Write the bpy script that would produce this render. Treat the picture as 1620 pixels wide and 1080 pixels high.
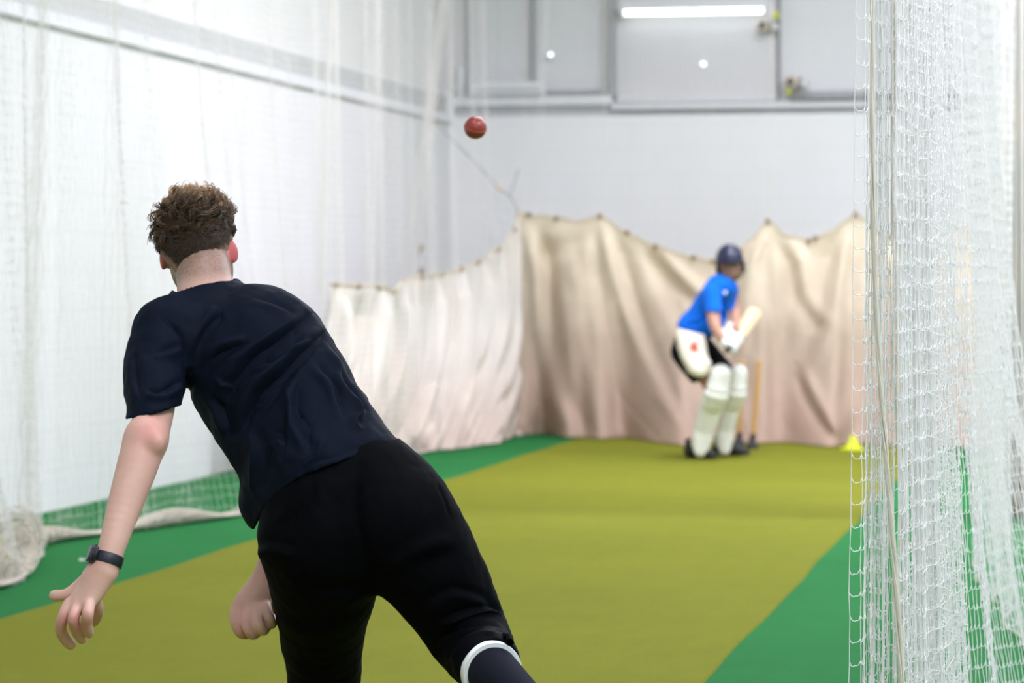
import bpy, bmesh, math, random
import numpy as np
from mathutils import Vector, Matrix

for _o in list(bpy.data.objects):
    bpy.data.objects.remove(_o)
S = bpy.context.scene
COL = S.collection
rng = np.random.default_rng(7)
random.seed(7)
PI = math.pi
R = math.radians

# ------------------------------------------------------------------ camera
# +Y runs down the practice lane, the camera stands beside the lane and looks 11 degrees left of it
F = 4600.0                       # focal length in pixels of the 1620 wide frame
CAMZ = 1.31
YAW = math.atan(910 / F)
PITCH = math.atan(100 / F)
FW = np.array([-math.sin(YAW) * math.cos(PITCH), math.cos(YAW) * math.cos(PITCH), -math.sin(PITCH)])
RT = np.array([math.cos(YAW), math.sin(YAW), 0.0])
UP = np.cross(RT, FW)
CP = np.array([0, 0, CAMZ])
cam = bpy.data.cameras.new('camera')
camo = bpy.data.objects.new('camera', cam)
COL.objects.link(camo)
camo.location = CP
camo.rotation_euler = Matrix((RT, UP, -FW)).transposed().to_euler()
cam.sensor_width = 36
cam.lens = F / 1620 * 36
cam.clip_start = 0.05
cam.clip_end = 200
cam.dof.use_dof = True
cam.dof.focus_distance = 6.75
cam.dof.aperture_fstop = 4.6
S.camera = camo

# ------------------------------------------------------------------ exposure, world
S.view_settings.view_transform = 'Standard'
S.view_settings.look = 'None'
S.view_settings.gamma = 1
S.view_settings.exposure = 0.05
S.view_settings.use_curve_mapping = False
W = bpy.data.worlds.new('world')
S.world = W
W.use_nodes = True
W.node_tree.nodes['Background'].inputs[0].default_value = (0.92, 0.96, 1.0, 1)
W.node_tree.nodes['Background'].inputs[1].default_value = 0.5
S.cycles.diffuse_bounces = 5
S.cycles.max_bounces = 8
S.cycles.sample_clamp_indirect = 6
S.cycles.use_denoising = True

ROOM_L, ROOM_R, ROOM_N, ROOM_B, ROOM_H = -5.72, 9.0, -5.0, 26.0, 5.6


def area_light(name, loc, sx, sy, watts, col=(0.955, 0.93, 1.07), rot=(0, 0, 0)):
    l = bpy.data.lights.new(name, 'AREA')
    l.shape = 'RECTANGLE'
    l.size, l.size_y = sx, sy
    l.energy = watts
    l.color = col
    o = bpy.data.objects.new(name, l)
    o.location = loc
    o.rotation_euler = rot
    COL.objects.link(o)
    return o


# rows of fluorescent battens under the hall ceiling (the housings are built further down)
LAMPS = []
for ly in (-2.0, 2.5, 7.0, 11.5, 15.5, 19.0, 22.5):
    for lx in (-2.0, 1.6, 6.0):
        LAMPS.append((lx, ly))
LAMP_W = {-2.0: 65, 2.5: 75, 7.0: 78, 11.5: 80, 15.5: 172, 19.0: 138, 22.5: 52}
for lx, ly in LAMPS:
    area_light('batten_light', (lx, ly, ROOM_H - 0.24), 1.5, 0.5, LAMP_W[ly] * 1.5 * ((0.55 if ly < 17 else 1.2) if lx < 0 else 2.1 if (lx < 2 and ly < 9) else 1.1 if lx < 2 else 0.55))

# ------------------------------------------------------------------ helpers


def at(px, py, d):
    """world point seen at pixel (px,py) of the 1620x1080 frame at depth d"""
    return CP + d * (FW + RT * (px - 810) / F - UP * (py - 540) / F)


def floor_at(px, py):
    v = FW + RT * (px - 810) / F - UP * (py - 540) / F
    t = -CAMZ / v[2]
    return CP + v * t


def tag(o, label=None, cat=None, group=None, kind=None):
    if label: o['label'] = label
    if cat: o['category'] = cat
    if group: o['group'] = group
    if kind: o['kind'] = kind
    return o


def empty(name, loc, rz=0.0):
    o = bpy.data.objects.new(name, None)
    o.location = tuple(loc)
    o.rotation_euler = (0, 0, rz)
    o.empty_display_size = 0.1
    COL.objects.link(o)
    return o


def link(name, me, mat=None, parent=None, smooth=True):
    o = bpy.data.objects.new(name, me)
    COL.objects.link(o)
    if mat is not None: me.materials.append(mat)
    if smooth and len(me.polygons):
        me.polygons.foreach_set('use_smooth', np.ones(len(me.polygons), dtype=bool))
    if parent is not None:
        o.parent = parent
        o.matrix_parent_inverse = Matrix.LocRotScale(parent.location, parent.rotation_euler, None).inverted()
    return o


def quads_mesh(name, V, Q):
    me = bpy.data.meshes.new(name)
    V = np.ascontiguousarray(V, dtype=np.float32)
    Q = np.ascontiguousarray(Q, dtype=np.int32)
    k = Q.shape[1]
    me.vertices.add(len(V)); me.vertices.foreach_set('co', V.ravel())
    me.loops.add(Q.size); me.loops.foreach_set('vertex_index', Q.ravel())
    me.polygons.add(len(Q))
    me.polygons.foreach_set('loop_start', np.arange(0, Q.size, k, dtype=np.int32))
    me.polygons.foreach_set('loop_total', np.full(len(Q), k, dtype=np.int32))
    me.update(calc_edges=True)
    me.validate()
    return me


def col_attr(me, cols, name='tint'):
    a = me.color_attributes.new(name, 'FLOAT_COLOR', 'POINT')
    c = np.ones((len(cols), 4), dtype=np.float32)
    c[:, :cols.shape[1]] = cols
    a.data.foreach_set('color', c.ravel())


def tubes(L, rad, sides=3):
    """L: (n,m,3) polylines, rad scalar or (n,m) -> V,Q (open tubes)"""
    L = np.asarray(L, dtype=np.float64)
    n, m, _ = L.shape
    T = np.empty_like(L)
    T[:, 1:-1] = L[:, 2:] - L[:, :-2]
    T[:, 0] = L[:, 1] - L[:, 0]
    T[:, -1] = L[:, -1] - L[:, -2]
    T /= np.linalg.norm(T, axis=2, keepdims=True) + 1e-12
    ref = np.array([0.31, 0.87, 0.11]); ref /= np.linalg.norm(ref)
    ref = np.broadcast_to(ref, T.shape).copy()
    bad = np.abs((T * ref).sum(2)) > 0.93
    if bad.any():
        anyb = bad.any(axis=1)
        ref[anyb] = np.array([0.9, -0.2, 0.35])
    A = np.cross(T, ref); A /= np.linalg.norm(A, axis=2, keepdims=True) + 1e-12
    B = np.cross(T, A)
    rr = np.broadcast_to(np.asarray(rad, dtype=np.float64), (n, m))[..., None]
    rings = [L + rr * (A * math.cos(2 * PI * s / sides) + B * math.sin(2 * PI * s / sides)) for s in range(sides)]
    V = np.stack(rings, axis=2).reshape(-1, 3)
    base = (np.arange(n)[:, None] * m + np.arange(m - 1)[None, :])[..., None] * sides + np.arange(sides)
    nxt = (np.arange(n)[:, None] * m + np.arange(m - 1)[None, :])[..., None] * sides + (np.arange(sides) + 1) % sides
    Q = np.stack([base, nxt, nxt + sides, base + sides], axis=-1).reshape(-1, 4)
    return V, Q


def join(parts):
    Vs, Qs, o = [], [], 0
    for V, Q in parts:
        Vs.append(V); Qs.append(Q + o); o += len(V)
    return np.concatenate(Vs), np.concatenate(Qs)


def catmull(pts, n):
    """smooth resample of a polyline"""
    P = np.asarray(pts, dtype=float)
    P = np.vstack([2 * P[0] - P[1], P, 2 * P[-1] - P[-2]])
    out = []
    k = len(P) - 3
    for u in np.linspace(0, k, n):
        i = min(int(u), k - 1); t = u - i
        p0, p1, p2, p3 = P[i:i + 4]
        out.append(0.5 * ((2 * p1) + (-p0 + p2) * t + (2 * p0 - 5 * p1 + 4 * p2 - p3) * t * t + (-p0 + 3 * p1 - 3 * p2 + p3) * t ** 3))
    return np.array(out)


def rope(name, pts, r, mat, parent=None, n=40, sides=8):
    V, Q = tubes(catmull(pts, n)[None], r, sides)
    return link(name, quads_mesh(name, V, Q), mat, parent)


def bm_obj(name, bm, mat, parent=None, smooth=False, bevel=0.0):
    if bevel > 0:
        bmesh.ops.bevel(bm, geom=list(bm.edges), offset=bevel, segments=2, affect='EDGES', clamp_overlap=True)
    me = bpy.data.meshes.new(name)
    bm.to_mesh(me); bm.free()
    return link(name, me, mat, parent, smooth)


def add_box(bm, lo, hi):
    lo, hi = Vector(lo), Vector(hi)
    m = Matrix.Translation((lo + hi) / 2) @ Matrix.Diagonal((*(hi - lo), 1))
    bmesh.ops.create_cube(bm, size=1, matrix=m)


def box(name, lo, hi, mat, parent=None, bevel=0.0):
    bm = bmesh.new(); add_box(bm, lo, hi)
    return bm_obj(name, bm, mat, parent, bevel=bevel)


def lathe(name, prof, loc, mat, parent=None, n=32, axis=(0, 0, 1), arc=None):
    """prof: list of (r,z); closed surface of revolution"""
    bm = bmesh.new()
    q = Vector((0, 0, 1)).rotation_difference(Vector(axis).normalized())
    rings = []
    for r, z in prof:
        rings.append([bm.verts.new(q @ Vector((r * math.cos(2 * PI * i / n), r * math.sin(2 * PI * i / n), z)) + Vector(loc)) for i in range(n)])
    for a, b in zip(rings, rings[1:]):
        for i in range(n):
            bm.faces.new((a[i], a[(i + 1) % n], b[(i + 1) % n], b[i]))
    bm.faces.new(rings[0][::-1]); bm.faces.new(rings[-1])
    bmesh.ops.recalc_face_normals(bm, faces=bm.faces)
    me = bpy.data.meshes.new(name); bm.to_mesh(me); bm.free()
    o = link(name, me, mat, parent, True)
    me.set_sharp_from_angle(angle=R(40))
    return o


# ------------------------------------------------------------------ materials


class NT:
    def __init__(self, name, rough=0.6, color=(0.8, 0.8, 0.8), **kw):
        self.m = bpy.data.materials.new(name); self.m.use_nodes = True
        self.t = self.m.node_tree
        self.b = self.t.nodes['Principled BSDF']
        self.b.inputs['Base Color'].default_value = (*color, 1)
        self.b.inputs['Roughness'].default_value = rough
        for k, v in kw.items():
            self.b.inputs[k].default_value = v

    def n(self, typ, **kw):
        x = self.t.nodes.new(typ)
        for k, v in kw.items():
            if k in ('blend_type', 'data_type', 'operation', 'attribute_name', 'noise_dimensions', 'wave_type', 'bands_direction'):
                setattr(x, k, v)
            else:
                x.inputs[k].default_value = v
        return x

    def l(self, a, b): self.t.links.new(a, b)

    def coords(self, scale=(1, 1, 1), kind='Object'):
        tc = self.n('ShaderNodeTexCoord'); mp = self.n('ShaderNodeMapping')
        mp.inputs['Scale'].default_value = scale
        self.l(tc.outputs[kind], mp.inputs[0])
        return mp.outputs[0]

    def noise(self, vec, scale, detail=4, rough=0.55):
        x = self.n('ShaderNodeTexNoise', Scale=scale, Detail=detail, Roughness=rough)
        self.l(vec, x.inputs['Vector'])
        return x.outputs['Fac']

    def ramp(self, fac, stops):
        r = self.n('ShaderNodeValToRGB')
        e = r.color_ramp.elements
        while len(e) < len(stops): e.new(0.5)
        for k, (p, c) in enumerate(stops):
            e[k].position = p; e[k].color = (*c, 1) if len(c) == 3 else c
        self.l(fac, r.inputs[0])
        return r.outputs[0]

    def mix(self, fac, a, b, mode='MIX'):
        x = self.t.nodes.new('ShaderNodeMix'); x.data_type = 'RGBA'; x.blend_type = mode
        for s, v in ((x.inputs[0], fac), (x.inputs[6], a), (x.inputs[7], b)):
            if isinstance(v, (int, float)): s.default_value = v
            elif isinstance(v, tuple): s.default_value = (*v, 1)
            else: self.l(v, s)
        return x.outputs[2]

    def bump(self, h, strength=0.3, dist=0.01):
        x = self.n('ShaderNodeBump', Strength=strength, Distance=dist)
        self.l(h, x.inputs['Height']); self.l(x.outputs[0], self.b.inputs['Normal'])

    def base(self, s): self.l(s, self.b.inputs['Base Color'])


def plain(name, color, rough=0.6, bump=0.0, bscale=200, var=0.06, **kw):
    m = NT(name, rough, color, **kw)
    v = m.coords()
    f = m.noise(v, 6.0)
    m.base(m.mix(f, tuple(max(0, c * (1 - var)) for c in color), tuple(min(1, c * (1 + var)) for c in color)))
    if bump: m.bump(m.noise(v, bscale, 3), bump, 0.003)
    return m.m


def srgb(r, g, b):
    f = lambda c: (c / 255 / 12.92) if c / 255 <= 0.04045 else ((c / 255 + 0.055) / 1.055) ** 2.4
    return (f(r), f(g), f(b))


def turf(name, c1, c2, c3):
    m = NT(name, 0.95, c1)
    m.b.inputs['Specular IOR Level'].default_value = 0.1
    v = m.coords()
    a = m.noise(v, 0.7, 3); b = m.noise(v, 150.0, 4, 0.85); c = m.noise(m.coords((1, 0.35, 1)), 9, 5, 0.7)
    x = m.mix(m.ramp(a, [(0.35, (0, 0, 0)), (0.65, (1, 1, 1))]), c1, c2)
    x = m.mix(m.ramp(b, [(0.36, (0, 0, 0)), (0.64, (1, 1, 1))]), m.mix(0.62, x, c3), m.mix(1.0, x, (1.16, 1.15, 1.1), 'MULTIPLY'))
    x = m.mix(m.ramp(c, [(0.4, (0.0, 0.0, 0.0)), (0.75, (0.25, 0.25, 0.25))]), x, c3)
    m.base(x); m.bump(b, 0.5, 0.006)
    return m.m


M = {}
M['green'] = turf('green_turf', (0.0195, 0.172, 0.045), (0.017, 0.150, 0.040), (0.013, 0.112, 0.031))
M['pitch'] = turf('olive_turf', (0.192, 0.200, 0.0175), (0.168, 0.180, 0.015), (0.108, 0.118, 0.010))


def painted_block(name, col, bw, bh, joint=0.35, proj='XZ'):
    m = NT(name, 0.7, col)
    v = m.coords()
    sep = m.n('ShaderNodeSeparateXYZ'); m.l(v, sep.inputs[0])
    cmb = m.n('ShaderNodeCombineXYZ')
    m.l(sep.outputs[0 if proj == 'XZ' else 1], cmb.inputs[0]); m.l(sep.outputs[2], cmb.inputs[1])
    br = m.n('ShaderNodeTexBrick'); m.l(cmb.outputs[0], br.inputs['Vector'])
    br.inputs['Scale'].default_value = 1.0
    br.inputs['Brick Width'].default_value = bw; br.inputs['Row Height'].default_value = bh
    br.inputs['Mortar Size'].default_value = 0.006; br.inputs['Mortar Smooth'].default_value = 0.6
    br.inputs['Color1'].default_value = (1, 1, 1, 1); br.inputs['Color2'].default_value = (0.97, 0.97, 0.97, 1)
    br.inputs['Mortar'].default_value = (0.7, 0.7, 0.7, 1)
    n2 = m.noise(v, 1.3, 5)
    c = m.mix(joint, col, m.mix(1.0, col, br.outputs['Color'], 'MULTIPLY'))
    c = m.mix(m.ramp(n2, [(0.4, (0, 0, 0)), (0.8, (0.35, 0.35, 0.35))]), c, tuple(x * 0.93 for x in col))
    m.base(c)
    m.bump(br.outputs['Fac'], -0.15, 0.01)
    return m.m


M['wall_left'] = painted_block('white_painted_blocks', (0.735, 0.725, 0.735), 0.45, 0.225, 0.25, 'YZ')
M['wall_back'] = painted_block('pale_grey_painted_wall', (0.86, 0.855, 0.86), 0.45, 0.225, 0.2)
M['panel'] = plain('grey_panel', (0.70, 0.70, 0.715), 0.6, 0.1, 40, 0.03)
M['panel2'] = plain('light_grey_panel', (0.64, 0.625, 0.64), 0.6, 0.1, 40, 0.03)
M['upper'] = plain('pale_upper_wall', (0.72, 0.71, 0.70), 0.7, 0.1, 40, 0.03)
M['steel'] = plain('grey_painted_steel', (0.36, 0.36, 0.37), 0.45, 0.05, 80)
M['darkline'] = plain('dark_trunking', (0.22, 0.22, 0.23), 0.5)
M['rail'] = plain('white_rail', (0.74, 0.745, 0.77), 0.5)
M['ceiling'] = plain('white_ceiling', (0.86, 0.85, 0.86), 0.8)


def twine(name, col, tr=.45):
    m = NT(name, 0.8, col, **{'Specular IOR Level': 0.25})
    t = m.n('ShaderNodeBsdfTranslucent'); t.inputs[0].default_value = (*col, 1)
    x = m.n('ShaderNodeMixShader'); x.inputs[0].default_value = tr
    out = m.t.nodes['Material Output']
    m.l(m.b.outputs[0], x.inputs[1]); m.l(t.outputs[0], x.inputs[2]); m.l(x.outputs[0], out.inputs[0])
    return m.m


M['netw'] = twine('white_twine', (0.98, 0.97, 0.965), .5)
M['netb'] = twine('cream_twine', (0.82, 0.76, 0.66), .3)
M['netl'] = twine('aged_white_twine', (0.96, 0.945, 0.92), .6)
M['black_metal'] = plain('black_metal', (0.02, 0.02, 0.022), 0.4)
M['black_rubber'] = plain('black_rubber', (0.015, 0.015, 0.017), 0.6)
M['yellow'] = plain('yellow_plastic', (0.80, 0.76, 0.03), 0.4)
M['yellow2'] = plain('fluorescent_yellow_felt', (0.62, 0.66, 0.02), 0.8)
M['beige_cap'] = plain('beige_plastic', (0.62, 0.52, 0.40), 0.5)


def emit(name, col, s):
    m = NT(name, 0.5, (0.9, 0.9, 0.9))
    m.b.inputs['Emission Color'].default_value = (*col, 1)
    m.b.inputs['Emission Strength'].default_value = s
    return m.m


M['tube'] = emit('lit_fluorescent_tube', (0.93, 1.0, 1.0), 3.0)
M['led'] = emit('lit_white_lamp', (0.9, 0.96, 1.0), 2.5)  # glow of the small bright spots on the wall panels
M['ledge_grey'] = plain('grey_ledge_recess', (0.50, 0.50, 0.49), 0.6)
# ------------------------------------------------------------------ room shell
def struct(name, lo, hi, mat):
    return tag(box(name, lo, hi, mat), kind='structure')


struct('floor', (ROOM_L - .3, ROOM_N - .3, -0.2), (ROOM_R + .3, ROOM_B + .3, 0), M['green'])
struct('wall_left', (ROOM_L - .3, ROOM_N, 0), (ROOM_L, ROOM_B, 2.72), M['wall_left'])
struct('wall_left_upper', (ROOM_L - .3, ROOM_N, 2.72), (ROOM_L - .06, ROOM_B, ROOM_H), M['upper'])
struct('trim_1', (ROOM_L - .06, ROOM_N, 2.725), (ROOM_L + .035, ROOM_B, 2.80), M['rail'])
struct('trim_2', (ROOM_L - .06, ROOM_N, 2.97), (ROOM_L - .045, ROOM_B, 2.99), M['rail'])
struct('trim_3', (ROOM_L - .06, ROOM_N, 2.705), (ROOM_L + .012, ROOM_B, 2.723), M['ledge_grey'])
struct('trim_4', (ROOM_L - .06, ROOM_N, 2.80), (ROOM_L - .04, ROOM_B, 2.97), M['ledge_grey'])
struct('wall_back', (ROOM_L, ROOM_B, 0), (ROOM_R, ROOM_B + .3, 2.78), M['wall_back'])
struct('wall_back_upper', (ROOM_L, ROOM_B + .12, 2.78), (ROOM_R, ROOM_B + .3, ROOM_H), M['panel'])
struct('wall_right', (ROOM_R, ROOM_N, 0), (ROOM_R + .3, ROOM_B, ROOM_H), M['wall_left'])
struct('wall_front', (ROOM_L, ROOM_N - .3, 0), (ROOM_R, ROOM_N, ROOM_H), M['wall_left'])
struct('ceiling', (ROOM_L - .3, ROOM_N - .3, ROOM_H), (ROOM_R + .3, ROOM_B + .3, ROOM_H + .2), M['ceiling'])


def bx_at(px, yplane):
    """world X of pixel column px on the plane Y=yplane"""
    v = FW + RT * (px - 810) / F
    return v[0] * yplane / v[1]


def bz_at(px, py, yplane):
    v = FW + RT * (px - 810) / F - UP * (py - 540) / F
    return CAMZ + v[2] * yplane / v[1]


YB = ROOM_B
# back wall: ledge, columns, panel joints, conduits
struct('trim_5', (ROOM_L, YB - .05, bz_at(900, 166, YB)), (bx_at(968, YB), YB + .12, bz_at(900, 152, YB)), M['rail'])
struct('trim_6', (bx_at(968, YB), YB - .03, bz_at(1100, 172, YB)), (ROOM_R, YB + .12, bz_at(1100, 163, YB)), M['panel'])
struct('trim_7', (bx_at(962, YB), YB - .02, bz_at(900, 152, YB)), (bx_at(974, YB), YB + .12, ROOM_H), M['steel'])
struct('trim_8', (bx_at(974, YB), YB + .06, bz_at(900, 163, YB)), (bx_at(1227, YB), YB + .12, bz_at(900, 8, YB)), M['panel2'])
struct('trim_9', (bx_at(1227, YB), YB + .03, bz_at(900, 158, YB)), (bx_at(1232, YB), YB + .12, ROOM_H), M['darkline'])
struct('trim_10', (bx_at(1250, YB), YB - .06, bz_at(1300, 158, YB)), (ROOM_R, YB + .06, bz_at(1300, 153, YB)), M['darkline'])
struct('trim_11', (bx_at(1250, YB), YB - .04, bz_at(1300, 147, YB)), (ROOM_R, YB + .06, bz_at(1300, 144, YB)), M['steel'])
struct('trim_12', (bx_at(700, YB), YB + .0, bz_at(700, 140, YB)), (bx_at(733, YB), YB + .12, ROOM_H), M['panel2'])
struct('trim_13', (bx_at(733, YB), YB + .03, bz_at(700, 140, YB)), (bx_at(738, YB), YB + .12, ROOM_H), M['steel'])
struct('trim_14', (bx_at(840, YB), YB + .04, bz_at(840, 142, YB)), (bx_at(844, YB), YB + .12, ROOM_H), M['steel'])
struct('trim_15', (bx_at(860, YB), YB - .02, bz_at(860, 149, YB)), (bx_at(962, YB), YB + .06, bz_at(860, 143, YB)), M['steel'])


def dark_fixture(px, py, r, lab):
    t = empty('wall_speaker', (bx_at(px, YB), YB - .0, bz_at(px, py, YB)))
    x, y, z = t.location
    lathe('speaker_body', [(r * .75, 0.12), (r, 0.10), (r, -.02), (r * .8, -.12), (r * .55, -.14), (r * .5, -.10)], (x, y, z), M['beige_cap'], t, axis=(0, -1, 0), n=24).location = (0, 0, 0)
    lathe('speaker_grille', [(r * .5, .15), (r * .45, .152), (r * .2, .16)], (x, y, z), M['black_metal'], t, axis=(0, -1, 0), n=24)
    box('bracket', (x + r * .8, y - .03, z - r * .7), (x + r * 1.6, y + .06, z - r * .35), M['darkline'], t, 0.004)
    box('bracket', (x + r * .8, y - .03, z + r * .35), (x + r * 1.6, y + .06, z + r * .7), M['darkline'], t, 0.004)
    box('junction_box', (x + r * 1.5, y - .08, z - r * .7), (x + r * 2.2, y + .06, z + r * .5), M['panel'], t, 0.006)
    return tag(t, lab, 'wall fitting')


dark_fixture(1208, 42, .055, 'small dark fitting high on the back wall beside the lit tube')
dark_fixture(1252, 131, .062, 'round beige and dark fitting low on the back wall panels where the grey pipes begin')
for px, py, lab in ((1227, 25, 'yellow tag on the back wall joint near the lit tube'), (1248, 144, 'yellow tag below the lower round wall fitting')):
    x, z = bx_at(px, YB), bz_at(px, py, YB)
    tag(box('yellow_tag', (x - .02, YB - .08, z - .03), (x + .025, YB + .12, z + .03), M['yellow2'], None, 0.004), lab, 'tag')
# small bright spots, modelled as glowing round studs
for px, py, lab in ((870, 86, 'small round white lamp on the dark left wall panel'), (1111, 101, 'small round white lamp in the middle of the pale wall panel')):
    x, z = bx_at(px, YB), bz_at(px, py, YB)
    t = empty('indicator_lamp', (x, YB + .06, z))
    lathe('lamp_housing', [(.028, -.06), (.028, .02), (.02, .024)], (x, YB + .06, z), M['rail'], t, axis=(0, -1, 0), n=20)
    lathe('lamp_lens', [(.019, .0), (.019, .034), (.009, .041)], (x, YB + .06, z), M['led'], t, axis=(0, -1, 0), n=20)
    tag(t, lab, 'lamp')


def batten(x0, x1, y, z, lab, lit=True, hang=False, power=0, group=None):
    """fluorescent batten with its tube, along X"""
    t = empty('batten_light_fitting', ((x0 + x1) / 2, y, z))
    box('housing', (x0, y - .05, z + .02), (x1, y + .05, z + .085), M['rail'], t, 0.006)
    box('end_cap', (x0 - .015, y - .045, z - .03), (x0 + .02, y + .045, z + .07), M['rail'], t, 0.005)
    box('end_cap', (x1 - .02, y - .045, z - .03), (x1 + .015, y + .045, z + .07), M['rail'], t, 0.005)
    V, Q = tubes(np.array([[(x0 + .02, y, z - .004), ((x0 + x1) / 2, y, z - .004), (x1 - .02, y, z - .004)]]), .026, 16)
    link('tube', quads_mesh('tube', V, Q), M['tube' if lit else 'rail'], t)
    tag(t, lab, 'ceiling light', group)
    return t


# the lit tube across the top of the view, on a bracket before the back wall
t = batten(bx_at(986, YB), bx_at(1212, YB), YB - .08, bz_at(1100, 19, YB), 'bright lit fluorescent tube high on the back wall panels')
for px in (1020, 1180):
    x = bx_at(px, YB)
    box('bracket', (x - .02, YB - .09, t.location.z + .03), (x + .02, YB + .12, t.location.z + .06), M['steel'], t)
# pale reflection below left, modelled as an added unlit tube
t = batten(bx_at(752, YB), bx_at(862, YB), YB - .1, bz_at(805, 146, YB), 'short pale tube light above the ledge at the left of the back wall', lit=False)
px_ = bx_at(729, YB)  # upright part of the reflection, added as a solid white bar
V, Q = tubes(np.array([[(px_, YB - .015, bz_at(729, 105, YB)), (px_, YB - .015, bz_at(729, 160, YB))]]), .03, 12)
tag(link('conduit_pipe', quads_mesh('conduit_pipe', V, Q), M['rail']), 'short white upright pipe at the far left corner of the back wall', 'pipe')
for k, (lx, ly) in enumerate(LAMPS):
    t = batten(lx - .75, lx + .75, ly, ROOM_H - .12, 'fluorescent batten light fixed under the hall ceiling', group='battens under the hall ceiling')
    box('mounting', (lx - .5, ly - .03, ROOM_H - .05), (lx + .5, ly + .03, ROOM_H + .01), M['rail'], t)

# ------------------------------------------------------------------ olive pitch mat
# edges read off the photograph: left X -4.15, right X -1.23
pl = [floor_at(0, 975), floor_at(420, 857), floor_at(900, 697)]
pr = [floor_at(1110, 1080), floor_at(1345, 838)]
XL = np.mean([p[0] for p in pl]); XR = np.mean([p[0] for p in pr])
print('PITCH', [p[:2].round(2) for p in pl], [p[:2].round(2) for p in pr])
ys = np.linspace(-4.5, 25.6, 120)
bm = bmesh.new()
rows = []
for y in ys:
    wob = 0.008 * math.sin(y * 1.7) + 0.005 * math.sin(y * 4.1)
    rows.append([bm.verts.new(p) for p in ((XL + wob, y, 0.0), (XL + .006 + wob, y, 0.006), (XR - .006 + wob * .7, y, 0.006), (XR + wob * .7, y, 0.0))])
for a, b in zip(rows, rows[1:]):
    for i in range(3): bm.faces.new((a[i], a[i + 1], b[i + 1], b[i]))
tag(bm_obj('pitch_mat', bm, M['pitch'], smooth=False), 'long olive green artificial turf strip running down the lane to the stumps', 'turf mat')

# ------------------------------------------------------------------ nets


def net(path_fn, ucols, ztop, zbot_fn, mesh_w, row_h, rad, K=3, seed=0, jit=0.004, loop=1.0, bulge=0.3):
    """hand-knotted square mesh: columns follow path_fn(u,h) -> (x,y); rows sag between close columns"""
    r = np.random.default_rng(seed)
    n = len(ucols)
    rows = int(ztop / row_h)
    h = np.linspace(1, 0, rows)                     # 1 top .. 0 bottom
    U, Hh = np.meshgrid(ucols, h, indexing='ij')
    X, Y = path_fn(U, Hh)
    zb = zbot_fn(U)
    Z = zb + (ztop - zb) * Hh
    Z = Z + r.normal(0, jit, Z.shape)
    Z = np.maximum(Z, rad + .008)
    X = X + r.normal(0, jit, X.shape); Y = Y + r.normal(0, jit, Y.shape)
    P = np.stack([X, Y, Z], axis=-1)                 # n,rows,3
    parts = [tubes(P, rad, 3)]
    D = P[1:] - P[:-1]
    s = np.linalg.norm(D, axis=2)
    slack = 0.6 * np.sqrt(np.maximum(mesh_w ** 2 - s ** 2, 0)) * loop
    sl = slack * (0.75 + 0.5 * r.random(slack.shape))
    ts = np.linspace(0, 1, K + 2)[:-1]
    seg = []
    side = np.stack([-D[..., 1], D[..., 0], np.zeros_like(s)], -1)
    side /= np.linalg.norm(side, axis=2, keepdims=True) + 1e-9
    sg = r.choice([-1.0, 1.0], size=s.shape) * bulge
    for t in ts:
        q = P[:-1] + D * t
        w = 4 * t * (1 - t)
        q = q + side * (sl * sg * w)[..., None]
        q[..., 2] -= sl * w * (1 + .25 * math.sin(t * 9))
        q[..., 2] = np.maximum(q[..., 2], rad + .008)
        seg.append(q)
    L = np.stack(seg, axis=1)                        # n-1, K+1, rows, 3
    L = L.transpose(2, 0, 1, 3).reshape(rows, -1, 3)
    L = np.concatenate([L, P[-1][:, None, :]], axis=1)
    parts.append(tubes(L, rad, 3))
    return join(parts), P


def thing_net(name, VQ, mat, lab, cat='net'):
    o = link(name, quads_mesh(name, *VQ), mat)
    return tag(o, lab, cat)


def interp_path(pts):
    """arc-length parametrised plan polyline -> fn(u)->x,y ; total"""
    P = catmull(pts, 400)
    d = np.concatenate([[0], np.cumsum(np.linalg.norm(np.diff(P, axis=0), axis=1))])
    return (lambda u: (np.interp(u, d, P[:, 0]), np.interp(u, d, P[:, 1]))), d[-1]


def net_edge_cord(P, mat, parent, idx=-1, r=.004):
    V, Q = tubes(P[:, idx][None], r, 5)
    return link('bottom_cord', quads_mesh('bottom_cord', V, Q), mat, parent)


def tangle(name, path, w, hgt, n, mat, parent=None, seed=3, rad=.0016, slen=.5):
    """gathered net lying on the floor: many short wandering strands along a path"""
    r = np.random.default_rng(seed)
    P = catmull(path, 300)
    d = np.concatenate([[0], np.cumsum(np.linalg.norm(np.diff(P, axis=0), axis=1))])
    tot = d[-1]
    m = 14
    u0 = r.random(n) * tot
    ln = slen * (0.4 + r.random(n))
    U = np.clip(u0[:, None] + ln[:, None] * np.linspace(0, 1, m)[None] * r.choice([-1, 1], n)[:, None], 0, tot)
    cx = np.interp(U, d, P[:, 0]); cy = np.interp(U, d, P[:, 1])
    ex = np.interp(U + .02, d, P[:, 0]) - np.interp(U - .02, d, P[:, 0]); ey = np.interp(U + .02, d, P[:, 1]) - np.interp(U - .02, d, P[:, 1])
    nn = np.hypot(ex, ey) + 1e-9
    a = r.random(n)[:, None] * 2 * PI + np.cumsum(r.normal(0, .5, (n, m)), axis=1)
    q = np.sqrt(r.random(n))[:, None]
    off = np.cos(a) * q * w
    z = rad + .010 + hgt * (0.5 + 0.5 * np.sin(a) * q) * (0.6 + 0.4 * np.sin(U * 5.1))
    L = np.stack([cx - ey / nn * off, cy + ex / nn * off, np.maximum(z, rad + .010)], -1)
    return link(name, quads_mesh(name, *tubes(L, rad, 3)), mat, parent)


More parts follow.
